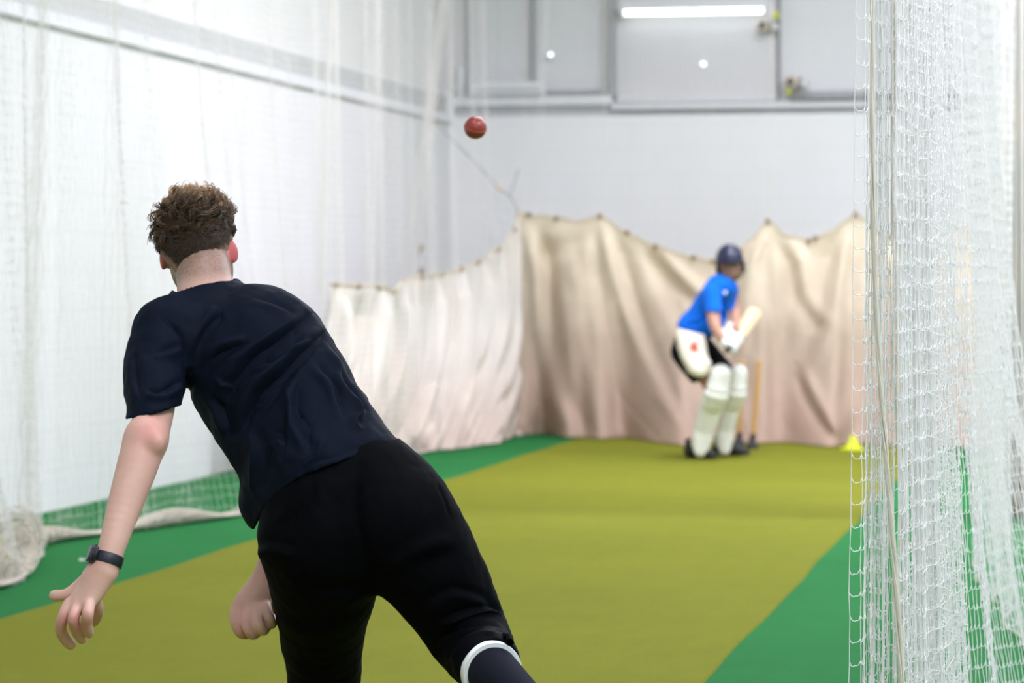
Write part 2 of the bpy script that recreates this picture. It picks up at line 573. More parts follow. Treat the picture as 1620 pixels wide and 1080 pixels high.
# --- left net: runs along the left of the lane, hangs in loose folds, bottom bunched on the turf
lf = [floor_at(-150, 965), floor_at(-60, 945), floor_at(0, 930), floor_at(36, 912), floor_at(52, 885), floor_at(60, 866), floor_at(130, 852), floor_at(250, 836), floor_at(372, 818),
      floor_at(470, 790), floor_at(560, 745), floor_at(650, 722)]
lf = [np.array([p[0], p[1]]) for p in lf]
lf = lf + [np.array([-4.80, 22.6]), np.array([-4.66, 24.1])]
print('LEFTNET', [p.round(2) for p in lf])
bot_fn, bot_len = interp_path(lf)
top_pts = [(-5.05, lf[0][1]), (-5.0, 13), (-5.0, 15), (-5.0, 18), (-4.98, 21), (-4.95, 24.2)]
top_fn, top_len = interp_path(top_pts)


def left_path(U, h):
    # U = 0..1
    bx, by = bot_fn(U * bot_len); tx, ty = top_fn(U * top_len)
    k = (1 - h) ** 2.2
    x = tx + (bx - tx) * k; y = ty + (by - ty) * k
    ph = U * 95
    amp = .07 * (0.35 + .65 * np.sin(U * 13) ** 2)
    x = x + amp * np.sin(ph + 1.5 * np.sin(U * 31)) * (.5 + .5 * (1 - h))
    y = y + amp * 1.1 * np.cos(ph * .77 + 2 * np.sin(U * 23) + h * 1.5)
    return x, y


cols = np.linspace(0, 1, 430)
dens = cols + 0.0065 * np.sin(cols * 2 * PI * 9) + 0.004 * np.sin(cols * 2 * PI * 23 + 1)
VQ, P = net(left_path, np.clip(dens, 0, 1), 4.35, lambda u: np.full_like(u, .02), .052, .052, .00095, K=2, seed=1, loop=.45, bulge=.2)
left_net = thing_net('practice_net', VQ, M['netl'], 'cream side net hanging along the white left wall behind the bowler')
fl = [np.array([p[0], p[1], 0]) for p in lf[:9]]
tangle('gathered_hem', fl, .045, .085, 2600, M['netb'], left_net, seed=4, rad=.0019)
tangle('gathered_hem', [np.array([p[0], p[1], 0]) for p in lf[8:]], .04, .05, 500, M['netb'], left_net, seed=5, rad=.0019)
# bunched heap by the fold at the left frame edge
heap = [floor_at(-120, 950), floor_at(-40, 935), floor_at(10, 915), floor_at(30, 890), floor_at(36, 866)]
tangle('gathered_hem', heap, .12, .26, 270, M['netb'], left_net, seed=6, rad=.0021, slen=.35)
# denser pleat bundles that hang as cords down the left net
for k, (pxt, pyt, pxb, pyb, dpt, nn_) in enumerate(((72, -60, 44, 862, 14.35, 22), (178, -60, 168, 846, 15.1, 6), (528, -40, 512, 470, 18.2, 26), (600, -40, 590, 500, 19.8, 10), (706, -40, 640, 470, 23.4, 44), (868, -40, 850, 345, 24.3, 8))):
    a, b = at(pxt, pyt, dpt), at(pxb, pyb, dpt)
    b[2] = max(b[2], .03)
    m_ = 40
    tt = np.linspace(0, 1, m_)[None, :, None]
    spread = .065
    offs = rng.normal(0, spread, (nn_, 1, 3)) * np.array([.5, 1.0, 0]) * (.5 + .8 * tt)
    wav = .006 * np.sin(tt * 60 + rng.random((nn_, 1, 1)) * 6) * np.array([1, 1, 0])
    L = a + (b - a) * tt + offs + wav
    link('pleat', quads_mesh('pleat', *tubes(L, .0013, 3)), M['netl'], left_net)

# --- back net above the end curtain


def back_path(U, h):
    x = -5.0 + U * 5.6
    y = 24.75 - .5 * U * .3 + .05 * np.sin(U * 70 + h * 2) * (1.3 - h)
    return x, y


VQ, P = net(back_path, np.linspace(0, 1, 150), 4.35, lambda u: np.full_like(u, .05), .052, .052, .0011, K=2, seed=2, loop=.5)
back_net = thing_net('practice_net', VQ, M['netl'], 'pale net hanging across the end of the lane above the cream curtain')

# --- right net: end of it gathered beside the camera, then receding down the lane
GN = 190
_k = np.arange(GN, dtype=float)
_tri = lambda x: np.abs((x % 2) - 1)                     # 1 -> 0 -> 1


def gather_tables():
    """px, depth and height offset of every column: edge strip, tight bundle, then wide pleats folded over each other"""
    px = np.zeros(GN); dd = np.zeros(GN); dz = np.zeros(GN)
    r = np.random.default_rng(12)
    px[:4] = (1357, 1371, 1377, 1379); dd[:4] = (6.42, 6.44, 6.47, 6.50)
    n1 = 44                                               # tight bundle
    q = np.arange(4, n1)
    px[q] = 1378 + 34 * (q - 4) / (n1 - 4) + 8 * (_tri(q / 5.0) - .5) + r.normal(0, 1.2, len(q))
    dd[q] = 6.50 + .16 * _tri(q / 4.0 + .3) + .10 * (q - 4) / (n1 - 4)
    dz[q] = .012 * np.sin(q * .9)
    q = np.arange(n1, GN)                                 # folded pleats, 12 to 17 columns each
    pos = 0.0; sgn = 0.0; out = []
    ph = np.cumsum(1 / (13 + 3 * np.sin(q * .21)))
    tri = _tri(ph)
    drift = (q - n1) / (GN - n1)
    px[q] = 1413 + 20 * drift + 56 * (1 - tri) * (.75 + .25 * np.sin(q * .33)) + r.normal(0, .8, len(q))
    dd[q] = 6.50 + .42 * (1 - tri) + .50 * drift
    dz[q] = .035 * np.sin(ph * PI * 1.0 + .6) + .01 * np.sin(q * .5)
    return px, dd, dz


G_PX, G_D, G_Z = gather_tables()


def gather_path(U, h):
    k = np.rint(U * (GN - 1)).astype(int)
    px, d = G_PX[k], G_D[k]
    low = np.clip((.60 - h) / .60, 0, 1)
    w = np.clip((px - 1357) / 130, 0, 1)
    px = px - 15 * low * (1 - w) + 66 * low ** 1.5 * w ** 1.6 + 3 * low * np.sin(k * 1.7) + 1.2 * np.sin(h * 25 + k * .6) * np.clip(k, 0, 1)
    a = (px - 810) / F * d
    pt = a[..., None] * RT + d[..., None] * np.array([-math.sin(YAW), math.cos(YAW), 0])
    return pt[..., 0], pt[..., 1]


GZ = lambda u: .05 + G_Z[np.rint(u * (GN - 1)).astype(int)]
VQ, P = net(gather_path, _k / (GN - 1), 4.2, GZ, .050, .0512, .00115, K=5, seed=8, loop=.52, jit=.0012, bulge=.22)
right_net = thing_net('practice_net', VQ, M['netw'], 'white lane divider net gathered in dense pleats at the right of the photo')
M['netc'] = twine('cream_cord', (0.97, 0.93, 0.85), .5)
# twisted bundle of closed threads inside the gathered net
for (pts, nn_, sp, r_) in (([(1381, -300, 6.5), (1380, 100, 6.5), (1383, 400, 6.5), (1394, 620, 6.5), (1408, 800, 6.5), (1422, 1000, 6.5), (1436, 1290, 6.5)], 26, .0042, .0013),
                           ([(1414, -300, 6.7), (1413, 200, 6.7), (1416, 500, 6.7), (1424, 800, 6.7), (1432, 1200, 6.7)], 9, .005, .0012)):
    c = catmull([at(*p) for p in pts], 60)
    tt = np.linspace(0, 1, 60)
    ph = rng.random((nn_, 1)) * 2 * PI
    rr_ = sp * np.sqrt(rng.random((nn_, 1))) * (1 + .9 * tt[None])
    L = c[None] + rr_[..., None] * (np.cos(ph + 22 * tt[None])[..., None] * RT + np.sin(ph + 22 * tt[None])[..., None] * FW)
    L[..., 2] = np.maximum(L[..., 2], .01)
    link('twisted_cord', quads_mesh('twisted_cord', *tubes(L, r_, 4)), M['netc'], right_net)


def recede_path(U, h):
    y = 7.2 + U ** 1.25 * 17.2
    low = (1 - h)
    amp = .10 * (.5 + .5 * np.sin(U * 21) ** 2) * (.35 + .65 * h)
    x = -.42 + amp * np.sin(U * 120 + 2 * np.sin(U * 17)) - .05 * U
    flare = np.exp(-((y - 9.6) / 1.6) ** 2)
    x = x + flare * low ** 3 * .42 + .05 * low ** 2 * np.sin(U * 40) * np.clip(U * 5, 0, 1)
    y = y + .07 * np.cos(U * 111) * (.3 + .7 * h) - .8 * low ** 2 * flare * .5
    return x, y


VQ, P = net(recede_path, np.linspace(0, 1, 560), 4.2, lambda u: np.full_like(u, .015), .050, .0512, .00115, K=3, seed=9, loop=.6, jit=.002, bulge=.2)
rn2 = thing_net('practice_net', VQ, M['netw'], 'white divider net receding down the right side of the lane behind the gathered pleats')
V, Q = tubes(P[:, -1][None] + np.array([0, 0, .0]), .0035, 5)
link('bottom_cord', quads_mesh('bottom_cord', V, Q), M['netb'], rn2)
# ------------------------------------------------------------------ curtains
def cloth_mat(name):
    m = NT(name, 0.85, (0.7, 0.62, 0.5))
    m.b.inputs['Specular IOR Level'].default_value = 0.15
    v = m.coords()
    sep = m.n('ShaderNodeSeparateXYZ'); m.l(v, sep.inputs[0])
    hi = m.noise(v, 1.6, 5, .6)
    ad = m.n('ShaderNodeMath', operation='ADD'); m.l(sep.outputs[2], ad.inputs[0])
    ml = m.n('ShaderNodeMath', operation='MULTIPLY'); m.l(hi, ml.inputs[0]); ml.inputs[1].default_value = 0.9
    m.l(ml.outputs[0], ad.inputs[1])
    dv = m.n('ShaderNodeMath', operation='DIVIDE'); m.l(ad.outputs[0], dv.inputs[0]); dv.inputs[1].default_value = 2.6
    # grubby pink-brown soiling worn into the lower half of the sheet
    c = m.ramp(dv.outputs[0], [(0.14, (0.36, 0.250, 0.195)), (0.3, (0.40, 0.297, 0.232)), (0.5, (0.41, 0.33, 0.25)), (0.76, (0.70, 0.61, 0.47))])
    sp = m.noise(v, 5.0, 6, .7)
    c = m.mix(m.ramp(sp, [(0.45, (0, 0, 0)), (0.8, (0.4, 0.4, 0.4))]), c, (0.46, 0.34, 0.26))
    m.base(c)
    m.bump(m.noise(v, 60, 4), .25, .01)
    return m.m


M['cloth'] = cloth_mat('soiled_cream_cloth')
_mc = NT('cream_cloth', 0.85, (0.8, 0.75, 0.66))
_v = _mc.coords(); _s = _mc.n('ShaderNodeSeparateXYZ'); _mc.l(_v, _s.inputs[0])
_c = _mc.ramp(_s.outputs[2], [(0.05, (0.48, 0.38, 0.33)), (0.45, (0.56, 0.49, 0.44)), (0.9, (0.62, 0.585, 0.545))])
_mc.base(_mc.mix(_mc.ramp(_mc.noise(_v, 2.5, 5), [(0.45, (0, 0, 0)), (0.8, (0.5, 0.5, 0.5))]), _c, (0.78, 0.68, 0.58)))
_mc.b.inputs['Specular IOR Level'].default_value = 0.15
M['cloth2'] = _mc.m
M['hem'] = plain('brown_stained_hem', (0.66, 0.55, 0.40), 0.85, 0.2, 60, .2)
M['eyelet'] = plain('tarnished_brass', (0.30, 0.20, 0.11), 0.45)


def poly_dist(px, py, pts):
    """distance and signed side of points to a polyline in 2D, with end fade"""
    best = np.full(px.shape, 1e9); sgn = np.zeros(px.shape); tt = np.zeros(px.shape)
    n = len(pts) - 1
    for i in range(n):
        ax, ay = pts[i]; bx, by = pts[i + 1]
        dx, dy = bx - ax, by - ay
        L2 = dx * dx + dy * dy
        t = np.clip(((px - ax) * dx + (py - ay) * dy) / L2, 0, 1)
        qx, qy = px - ax - t * dx, py - ay - t * dy
        d = np.hypot(qx, qy)
        m = d < best
        best = np.where(m, d, best); sgn = np.where(m, np.sign(dx * qy - dy * qx), sgn); tt = np.where(m, (i + t) / n, tt)
    return best, sgn, tt


def folds(px, py, specs, sharp=False):
    """sum of fold profiles. spec: (pts, amp, width[, asym])"""
    out = np.zeros(px.shape)
    for sp in specs:
        pts, amp, w = sp[:3]
        asym = sp[3] if len(sp) > 3 else 0.0
        c = catmull(np.array([(x, y, 0) for x, y in pts], float), max(12, len(pts) * 6))[:, :2]
        d, s, t = poly_dist(px, py, c)
        if sharp:
            fade = np.sin(np.clip(t * 1.15, 0, 1) * PI) ** .8 * .9 + .1 * (1 - t)
            ds = d * s * math.copysign(1, asym or 1)
            out += amp * fade * np.exp(-(np.abs(ds) / w) * np.where(ds > 0, 1.9, .85) - (d / (w * 2.6)) ** 2)
            if asym: out -= amp * abs(asym) * fade * np.exp(-((ds - 1.35 * w) / (w * 1.05)) ** 2) * .9
            continue
        fade = np.clip(np.minimum(t, 1 - t) * 5 + .15, 0, 1)
        g = np.exp(-(d / w) ** 2)
        out += amp * fade * g
        if asym:
            out -= amp * abs(asym) * fade * np.exp(-((d * s * math.copysign(1, asym) - 1.7 * w) / w) ** 2)
    return out


def grid_surface(name, P, mat, parent=None, thick=0.004):
    n, m, _ = P.shape
    idx = np.arange(n * m).reshape(n, m)
    Q = np.stack([idx[:-1, :-1], idx[1:, :-1], idx[1:, 1:], idx[:-1, 1:]], -1).reshape(-1, 4)
    o = link(name, quads_mesh(name, P.reshape(-1, 3), Q), mat, parent)
    md = o.modifiers.new('thickness', 'SOLIDIFY'); md.thickness = thick; md.offset = 0
    return o


def smooth_rand(x, seed, scale):
    r = np.random.default_rng(seed)
    k = r.random(400) * 2 - 1
    u = np.asarray(x) / scale + 50
    i = np.floor(u).astype(int) % 399; f = u - np.floor(u); f = f * f * (3 - 2 * f)
    return k[i] * (1 - f) + k[i + 1] * f


# back curtain
NPX, NV = 620, 240
cx = np.linspace(816, 1650, NPX)
tp = [(816, 337), (870, 343), (920, 350), (950, 339), (985, 364), (1035, 388), (1065, 398), (1090, 405), (1130, 413), (1170, 396), (1195, 372), (1215, 347), (1240, 370), (1280, 379), (1320, 364), (1353, 337), (1400, 372), (1450, 380), (1500, 345), (1560, 370), (1650, 340)]
topy = np.interp(cx, [p[0] for p in tp], [p[1] for p in tp]) + smooth_rand(cx, 3, 9) * 1.5
bp = [(816, 690), (840, 690), (860, 686), (880, 692), (900, 696), (920, 693), (950, 697), (985, 693), (1020, 699), (1080, 707), (1120, 703), (1160, 701), (1200, 704), (1240, 701), (1290, 707), (1325, 709), (1345, 703), (1400, 706), (1450, 704), (1500, 709), (1650, 712)]
boty = np.interp(cx, [p[0] for p in bp], [p[1] for p in bp]) + smooth_rand(cx, 4, 30) * .8
boty = np.convolve(np.pad(boty, 20, mode='edge'), np.hanning(43)[1:-1] / np.hanning(43).sum(), 'valid')
v = np.linspace(0, 1, NV)
dtop = np.interp(cx, [816, 1650], [24.35, 23.3])
TOP = np.array([at(x, y, d) for x, y, d in zip(cx, topy, dtop)])
BOT = np.array([floor_at(x, y) for x, y in zip(cx, boty)]) + np.array([0, 0, .012])
k = v[None, :, None]
bend = k ** 1.8
Pc = TOP[:, None, :] + (BOT - TOP)[:, None, :] * np.concatenate([np.broadcast_to(bend, (NPX, NV, 1)), np.broadcast_to(bend, (NPX, NV, 1)), np.broadcast_to(k, (NPX, NV, 1))], -1)
PX = np.broadcast_to(cx[:, None], (NPX, NV)); PY = topy[:, None] + (boty - topy)[:, None] * v[None]
back_folds = [
    ([(952, 342), (962, 400), (976, 450), (1003, 530), (1046, 631), (1088, 696)], .075, 9, -.7),
    ([(948, 345), (946, 420), (956, 500), (970, 600), (985, 690)], -.05, 8, .5),
    ([(945, 345), (915, 380), (880, 400), (840, 395)], -.04, 12, .6),
    ([(1036, 372), (1062, 415), (1092, 450), (1120, 475)], .075, 9, .8),
    ([(1036, 376), (1045, 430), (1070, 490), (1105, 560), (1100, 640)], -.045, 10, .5),
    ([(838, 345), (846, 430), (853, 530), (866, 610), (884, 690)], .06, 9, -.7),
    ([(845, 350), (870, 420), (876, 480), (890, 560), (905, 640), (937, 692)], -.05, 9, .6),
    ([(905, 400), (915, 480), (925, 570), (950, 690)], .04, 10, -.6),
    ([(1003, 470), (1020, 560), (1056, 650)], -.035, 9, .6),
    ([(1214, 350), (1196, 395), (1184, 440), (1176, 520), (1165, 640)], .06, 9, .7),
    ([(1218, 352), (1212, 430), (1222, 540), (1230, 690)], -.045, 8, .6),
    ([(1222, 357), (1245, 415), (1262, 478), (1290, 520), (1310, 532)], -.06, 9, -.7),
    ([(1262, 380), (1272, 430), (1268, 500), (1250, 560)], .03, 9, .6),
    ([(1351, 342), (1336, 400), (1322, 470), (1308, 540), (1270, 596)], .065, 9, .7),
    ([(1352, 345), (1348, 450), (1342, 560), (1330, 690)], -.04, 8, .6),
    ([(1262, 590), (1272, 630), (1295, 670), (1322, 705)], -.07, 6, -.9),
    ([(1275, 600), (1300, 640), (1330, 690)], .05, 7, .5),
    ([(1195, 560), (1200, 620), (1215, 700)], .03, 8, .6),
    ([(1070, 600), (1085, 650), (1120, 700)], .04, 8, -.6),
    ([(1140, 600), (1150, 650), (1150, 700)], -.03, 8, .6),
    ([(1400, 380), (1420, 500), (1410, 700)], .06, 12, .6), ([(1480, 380), (1470, 500), (1490, 700)], -.06, 12, .6), ([(1560, 380), (1570, 500), (1560, 700)], .06, 12, .6),
]
dz = folds(PX, PY, [(f_[0], f_[1] * .85, f_[2] * 1.35, f_[3]) for f_ in back_folds])
low = np.clip((v - .55) / .45, 0, 1)[None] ** 1.6
dz += .035 * smooth_rand(PX + .3 * PY, 11, 75) + .005 * smooth_rand(PX - .45 * PY, 13, 24) * (.4 + v[None])
dz += low * (.030 * smooth_rand(PX + .9 * (PY - 600), 12, 34) + .010 * smooth_rand(PX - .9 * PY, 15, 13))
dz *= np.clip(v * 9, .12, 1)[None]
Pc = Pc - dz[..., None] * np.array([math.sin(-YAW) * 0.7, .9, 0])
Pc[..., 2] = np.maximum(Pc[..., 2], .012)
cur = empty('curtain', BOT[NPX // 2])
sheet = grid_surface('cloth_sheet', Pc, M['cloth'], cur)
hemP = Pc[:, 0] + np.array([0, -.006, 0])
V, Q = tubes(hemP[None], .006, 6)
link('hem_rope', quads_mesh('hem_rope', V, Q), M['hem'], cur)
tag(cur, 'cream canvas curtain soiled pink brown hanging in swags behind the stumps and batter', 'curtain')
for px in (838, 880, 950, 993, 1037, 1098, 1128, 1170, 1215, 1280, 1290, 1353, 1410, 1500):
    i = int(np.argmin(abs(cx - px)))
    p = Pc[i, 0]
    lathe('eyelet', [(.016, -.012), (.022, 0), (.016, .012)], (p[0], p[1] - .015, p[2] - .005), M['eyelet'], cur, n=14, axis=(0, 1, 0))
# suspension lines that hold the curtain's peaks to the net above
for k, px in enumerate((822, 950, 1215, 1353)):
    i = int(np.argmin(abs(cx - px)))
    p = Pc[i, 0]
    V, Q = tubes(np.array([[p, p + np.array([0.02, 0.1, .9]), p + np.array([0, .3, 2.2])]]), .003, 5)
    link('hanging_cord', quads_mesh('hanging_cord', V, Q), M['netb'], cur)

# left curtain
NU, NV = 520, 200
XC = -4.93
cx = np.linspace(520, 822, NU)
tp = [(520, 448), (545, 450), (575, 451), (605, 452), (622, 461), (638, 444), (660, 437), (690, 436), (730, 424), (765, 408), (795, 390), (812, 362), (822, 338)]
topy = np.interp(cx, [p[0] for p in tp], [p[1] for p in tp]) + smooth_rand(cx, 23, 8) * 1.4
bp = [(520, 756), (560, 742), (600, 728), (640, 718), (665, 716), (700, 713), (735, 711), (760, 706), (790, 702), (822, 690)]
boty = np.interp(cx, [p[0] for p in bp], [p[1] for p in bp]) + smooth_rand(cx, 24, 16) * .8
TOP = []
for x, y in zip(cx, topy):
    vv = FW + RT * (x - 810) / F - UP * (y - 540) / F
    xp = XC + .33 * np.clip((x - 700) / 120, 0, 1)
    TOP.append(CP + vv * (xp / vv[0]))
TOP = np.array(TOP)
BOT = np.array([floor_at(x, y) for x, y in zip(cx, boty)]) + np.array([0, 0, .012])
v = np.linspace(0, 1, NV)
kb = np.broadcast_to((v ** 2.6)[None, :, None], (NU, NV, 1)); kz = np.broadcast_to(v[None, :, None], (NU, NV, 1))
Pc = TOP[:, None, :] + (BOT - TOP)[:, None, :] * np.concatenate([kb, kb, kz], -1)
PX = np.broadcast_to(cx[:, None], (NU, NV)); PY = topy[:, None] + (boty - topy)[:, None] * v[None]
sh = PX + 55 * np.clip((PY - 470) / 240, 0, 1) ** 2
dz = .05 * smooth_rand(sh, 31, 11) + .022 * np.sin(sh * .42 + 1.3 * np.sin(sh * .07)) + .012 * smooth_rand(sh, 33, 4)
dz += folds(PX, PY, [([(538, 452), (536, 600)], .05, 5, .5), ([(572, 452), (570, 600)], -.05, 6, .5), ([(700, 440), (690, 560), (660, 660), (630, 712)], .06, 6, .7),
                     ([(745, 420), (735, 560), (715, 660), (690, 712)], -.05, 6, .7), ([(775, 405), (770, 560), (755, 660), (735, 710)], .06, 6, .7),
                     ([(806, 380), (804, 560), (800, 640), (792, 700)], -.06, 5, .7), ([(640, 450), (640, 560), (610, 700)], .05, 5, .7)])
dz *= np.clip(v * 6, .25, 1)[None]
Pc = Pc + dz[..., None] * np.array([.9, -.35, 0])
Pc[..., 2] = np.maximum(Pc[..., 2], .012)
cur2 = empty('curtain', BOT[NU // 2])
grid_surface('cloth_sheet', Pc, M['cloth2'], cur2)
V, Q = tubes((Pc[:, 0] + np.array([.008, -.004, 0]))[None], .007, 6)
link('hem_rope', quads_mesh('hem_rope', V, Q), M['hem'], cur2)
for px in (530, 567, 600, 624, 668, 682, 700, 727, 755, 790, 812):
    i = int(np.argmin(abs(cx - px)))
    p = Pc[i, 0]
    lathe('eyelet', [(.014, -.012), (.02, 0), (.014, .012)], (p[0] + .012, p[1] - .01, p[2] - .006), M['eyelet'], cur2, n=14, axis=(1, -.4, 0))
tag(cur2, 'whiter pleated curtain hanging along the left side of the lane beyond the bowler', 'curtain')

# gathered cream curtain standing beside the divider net
NU, NV = 160, 60
uu = np.linspace(0, 1, NU); vv_ = np.linspace(0, 1, NV)
Ug, Vg = np.meshgrid(uu, vv_, indexing='ij')
pxg = 1569 + 80 * Ug + 10 * Vg ** 2 * Ug + 5 * np.sin(Ug * 52) + 2.5 * np.sin(Ug * 113 + Vg * 2)
dg = 15.5 + .5 * Ug + .035 * np.cos(Ug * 52) + .02 * np.sin(Ug * 91)
Pc = CP + dg[..., None] * (np.array([-math.sin(YAW), math.cos(YAW), 0]) + RT * ((pxg - 810) / F)[..., None])
Pc[..., 2] = 4.3 + (.012 - 4.3) * Vg
cur3 = grid_surface('curtain', Pc, M['cloth2'])
tag(cur3, 'tall narrow cream curtain gathered behind the white divider net at the right edge', 'curtain')

# rope running from the corner of the building to the peak of the end curtain
rp = [at(676, 172, 25.3), at(700, 205, 25.1), at(745, 250, 24.8), at(790, 297, 24.5), at(808, 312, 24.45), at(820, 337, 24.35)]
rr = rope('support_rope', rp, .007, M['steel'], None, 40, 6)
V, Q = tubes(np.array([[at(820, 268, 24.45), at(812, 295, 24.45), at(806, 312, 24.45)]]), .006, 6)
link('rope_tail', quads_mesh('rope_tail', V, Q), M['steel'], rr)
V, Q = tubes(np.array([[at(787, 293, 24.47), at(790, 297, 24.47), at(795, 301, 24.47)]]), .02, 8)
link('knot', quads_mesh('knot', V, Q), M['hem'], rr)
tag(rr, 'thin grey support rope sloping from the left wall corner down to the curtain peak', 'rope')
for px, py, lab in ((688, 172, 'small rusty hook at the upper left corner of the back wall beside the rope'), (687, 192, 'small hook just below the rope end at the left wall corner'),
                    (666, 392, 'rusty hook on the wall corner halfway down to the left curtain'), (667, 428, 'brown hook directly above the hem of the left curtain')):
    p = at(px, py, 25.0 if py < 300 else 23.9)
    t = empty('wall_hook', p)
    lathe('hook_plate', [(.02, -.01), (.026, 0), (.02, .01)], p, M['eyelet'], t, n=12, axis=(0, 1, 0))
    V, Q = tubes(catmull([p, p + np.array([0, -.04, -.01]), p + np.array([0, -.05, -.05]), p + np.array([0, -.02, -.06])], 12)[None], .006, 6)
    link('hook', quads_mesh('hook', V, Q), M['eyelet'], t)
    tag(t, lab, 'hook')

# ------------------------------------------------------------------ stumps
wood = NT('pale_ash_wood', 0.45, (0.62, 0.38, 0.13))
_v = wood.coords((6, 6, .8)); wood.base(wood.mix(wood.noise(_v, 12, 5), (0.50, 0.27, 0.07), (0.66, 0.40, 0.13)))
M['wood'] = wood.m
for k, (bx, by, txx, tyy, lab) in enumerate(((1152, 708, 1149, 571, 'wooden stump with spring base, mostly hidden behind the batter'),
                                              (1169, 708, 1174, 568, 'middle wooden stump standing just right of the batter, its foot behind the far shoe'),
                                              (1190, 711, 1201, 569, 'rightmost wooden stump, leaning slightly to the right on its black spring base'))):
    b = floor_at(bx, by)
    d = float(np.dot(b - CP, FW))
    tpt = at(txx, tyy, d)
    t = empty('cricket_stump', (b[0], b[1], .006))
    ax = tpt - b; L = np.linalg.norm(ax); ax /= L
    b0 = b + ax * .10
    lathe('shaft', [(.0165, 0), (.0185, .02), (.0185, L * .8), (.0178, L - .10 - .02), (.0185, L - .115), (.014, L - .105), (.010, L - .10), (.015, L - .095)][:6], b0, M['wood'], t, n=20, axis=ax)
    lathe('base', [(.046, .0), (.048, .012), (.042, .03), (.032, .045), (.026, .06), (.024, .075)], (b[0], b[1], .006), M['black_rubber'], t, n=28)
    s = np.linspace(0, 1, 60)
    sp = b + np.array([0, 0, .07]) + np.outer(s, (b0 + ax * .02) - (b + np.array([0, 0, .07]))) + np.stack([.0185 * np.cos(s * 44), .0185 * np.sin(s * 44), 0 * s], -1)
    V, Q = tubes(sp[None], .004, 6)
    link('spring', quads_mesh('spring', V, Q), M['black_metal'], t)
    tag(t, lab, 'stump', 'stumps behind the batter')

# ------------------------------------------------------------------ ball in flight
lea = NT('scuffed_red_leather', 0.33, (0.26, 0.035, 0.025)); _v = lea.coords()
lea.base(lea.mix(lea.noise(_v, 40, 5), (0.21, 0.022, 0.017), (0.33, 0.055, 0.04)))
lea.bump(lea.noise(_v, 300, 3), .15, .002)
M['leather'] = lea.m
M['stitch'] = plain('red_seam_thread', (0.50, 0.10, 0.07), .7)
bc = at(752, 202, 9.2); br = .0362
ball = empty('cricket_ball', bc)
prof = [(br * math.sin(a), -br * math.cos(a)) for a in np.linspace(.06, PI - .06, 40)]
seam_ax = np.array([.25, -.35, .9]); seam_ax /= np.linalg.norm(seam_ax)
lathe('leather_cover', prof, bc, M['leather'], ball, n=48, axis=seam_ax)
q = Vector((0, 0, 1)).rotation_difference(Vector(seam_ax))
a = np.linspace(0, 2 * PI, 90)
for zz in (-.0022, 0, .0022):
    rad_ = math.sqrt(br ** 2 - zz ** 2) + .0002
    L = np.array([q @ Vector((rad_ * math.cos(x), rad_ * math.sin(x), zz)) for x in a]) + bc
    V, Q = tubes(L[None], .0007, 5)
    link('seam', quads_mesh('seam', V, Q), M['stitch'], ball)
tag(ball, 'red leather cricket ball flying through the air before the grey wall', 'ball')

# ------------------------------------------------------------------ small things on the turf
p = floor_at(1487, 874)
tb = empty('tennis_ball', (p[0], p[1], 0.0))
lathe('felt_cover', [(.0335 * math.sin(x), .0335 - .0335 * math.cos(x)) for x in np.linspace(.08, PI - .08, 24)], p, M['yellow2'], tb, n=32)
a = np.linspace(0, 2 * PI, 120)
cs = np.stack([np.cos(a) + .0, np.sin(a), .55 * np.sin(2 * a)], -1); cs /= np.linalg.norm(cs, axis=1, keepdims=True)
V, Q = tubes((cs * .0335 + np.array([p[0], p[1], .0335]))[None], .0012, 5)
link('seam', quads_mesh('seam', V, Q), M['netw'], tb)
tag(tb, 'yellow ball on the green turf seen through the gathered white net', 'ball')


def marker(px, py, r, hgt, lab, mat):
    p = floor_at(px, py)
    t = lathe('training_cone', [(r, .0), (r, .012), (r * .62, .016), (r * .30, hgt * .7), (r * .2, hgt), (r * .14, hgt + .002), (r * .12, hgt - .01)], (p[0], p[1], .008), mat, None, n=36)
    return tag(t, lab, 'cone')


marker(1349, 713, .10, .11, 'bright yellow low training cone at the foot of the end curtain beside the white net', M['yellow2'])
marker(-14, 876, .10, .22, 'yellow training cone behind the net at the left edge of the photo', M['yellow'])
p = floor_at(131, 888)
bm = bmesh.new()
vs = [bm.verts.new((p[0] + x, p[1] + y, z)) for x, y, z in ((-.012, -.02, .004), (.012, -.018, .006), (.016, .022, .010), (-.006, .03, .005), (-.018, .006, .012))]
bm.faces.new(vs)
r_ = bmesh.ops.extrude_face_region(bm, geom=list(bm.faces)); bmesh.ops.translate(bm, verts=[g for g in r_['geom'] if isinstance(g, bmesh.types.BMVert)], vec=(0, 0, .003))
tag(bm_obj('paper_scrap', bm, M['netw']), 'tiny white scrap on the green turf beside the wristwatch', 'litter')
# ------------------------------------------------------------------ sculpting with distance fields
# local frame of a figure: a = right, b = forward (away from the camera), c = up, in metres
B3 = np.stack([RT, FW, UP])


def Lp(px, py, d):
    return np.array([(px - 810) / F * d, d, (540 - py) / F * d])


def to_world(P):
    return CP + np.asarray(P) @ B3


def unit(v):
    v = np.asarray(v, float)
    return v / (np.linalg.norm(v) + 1e-12)


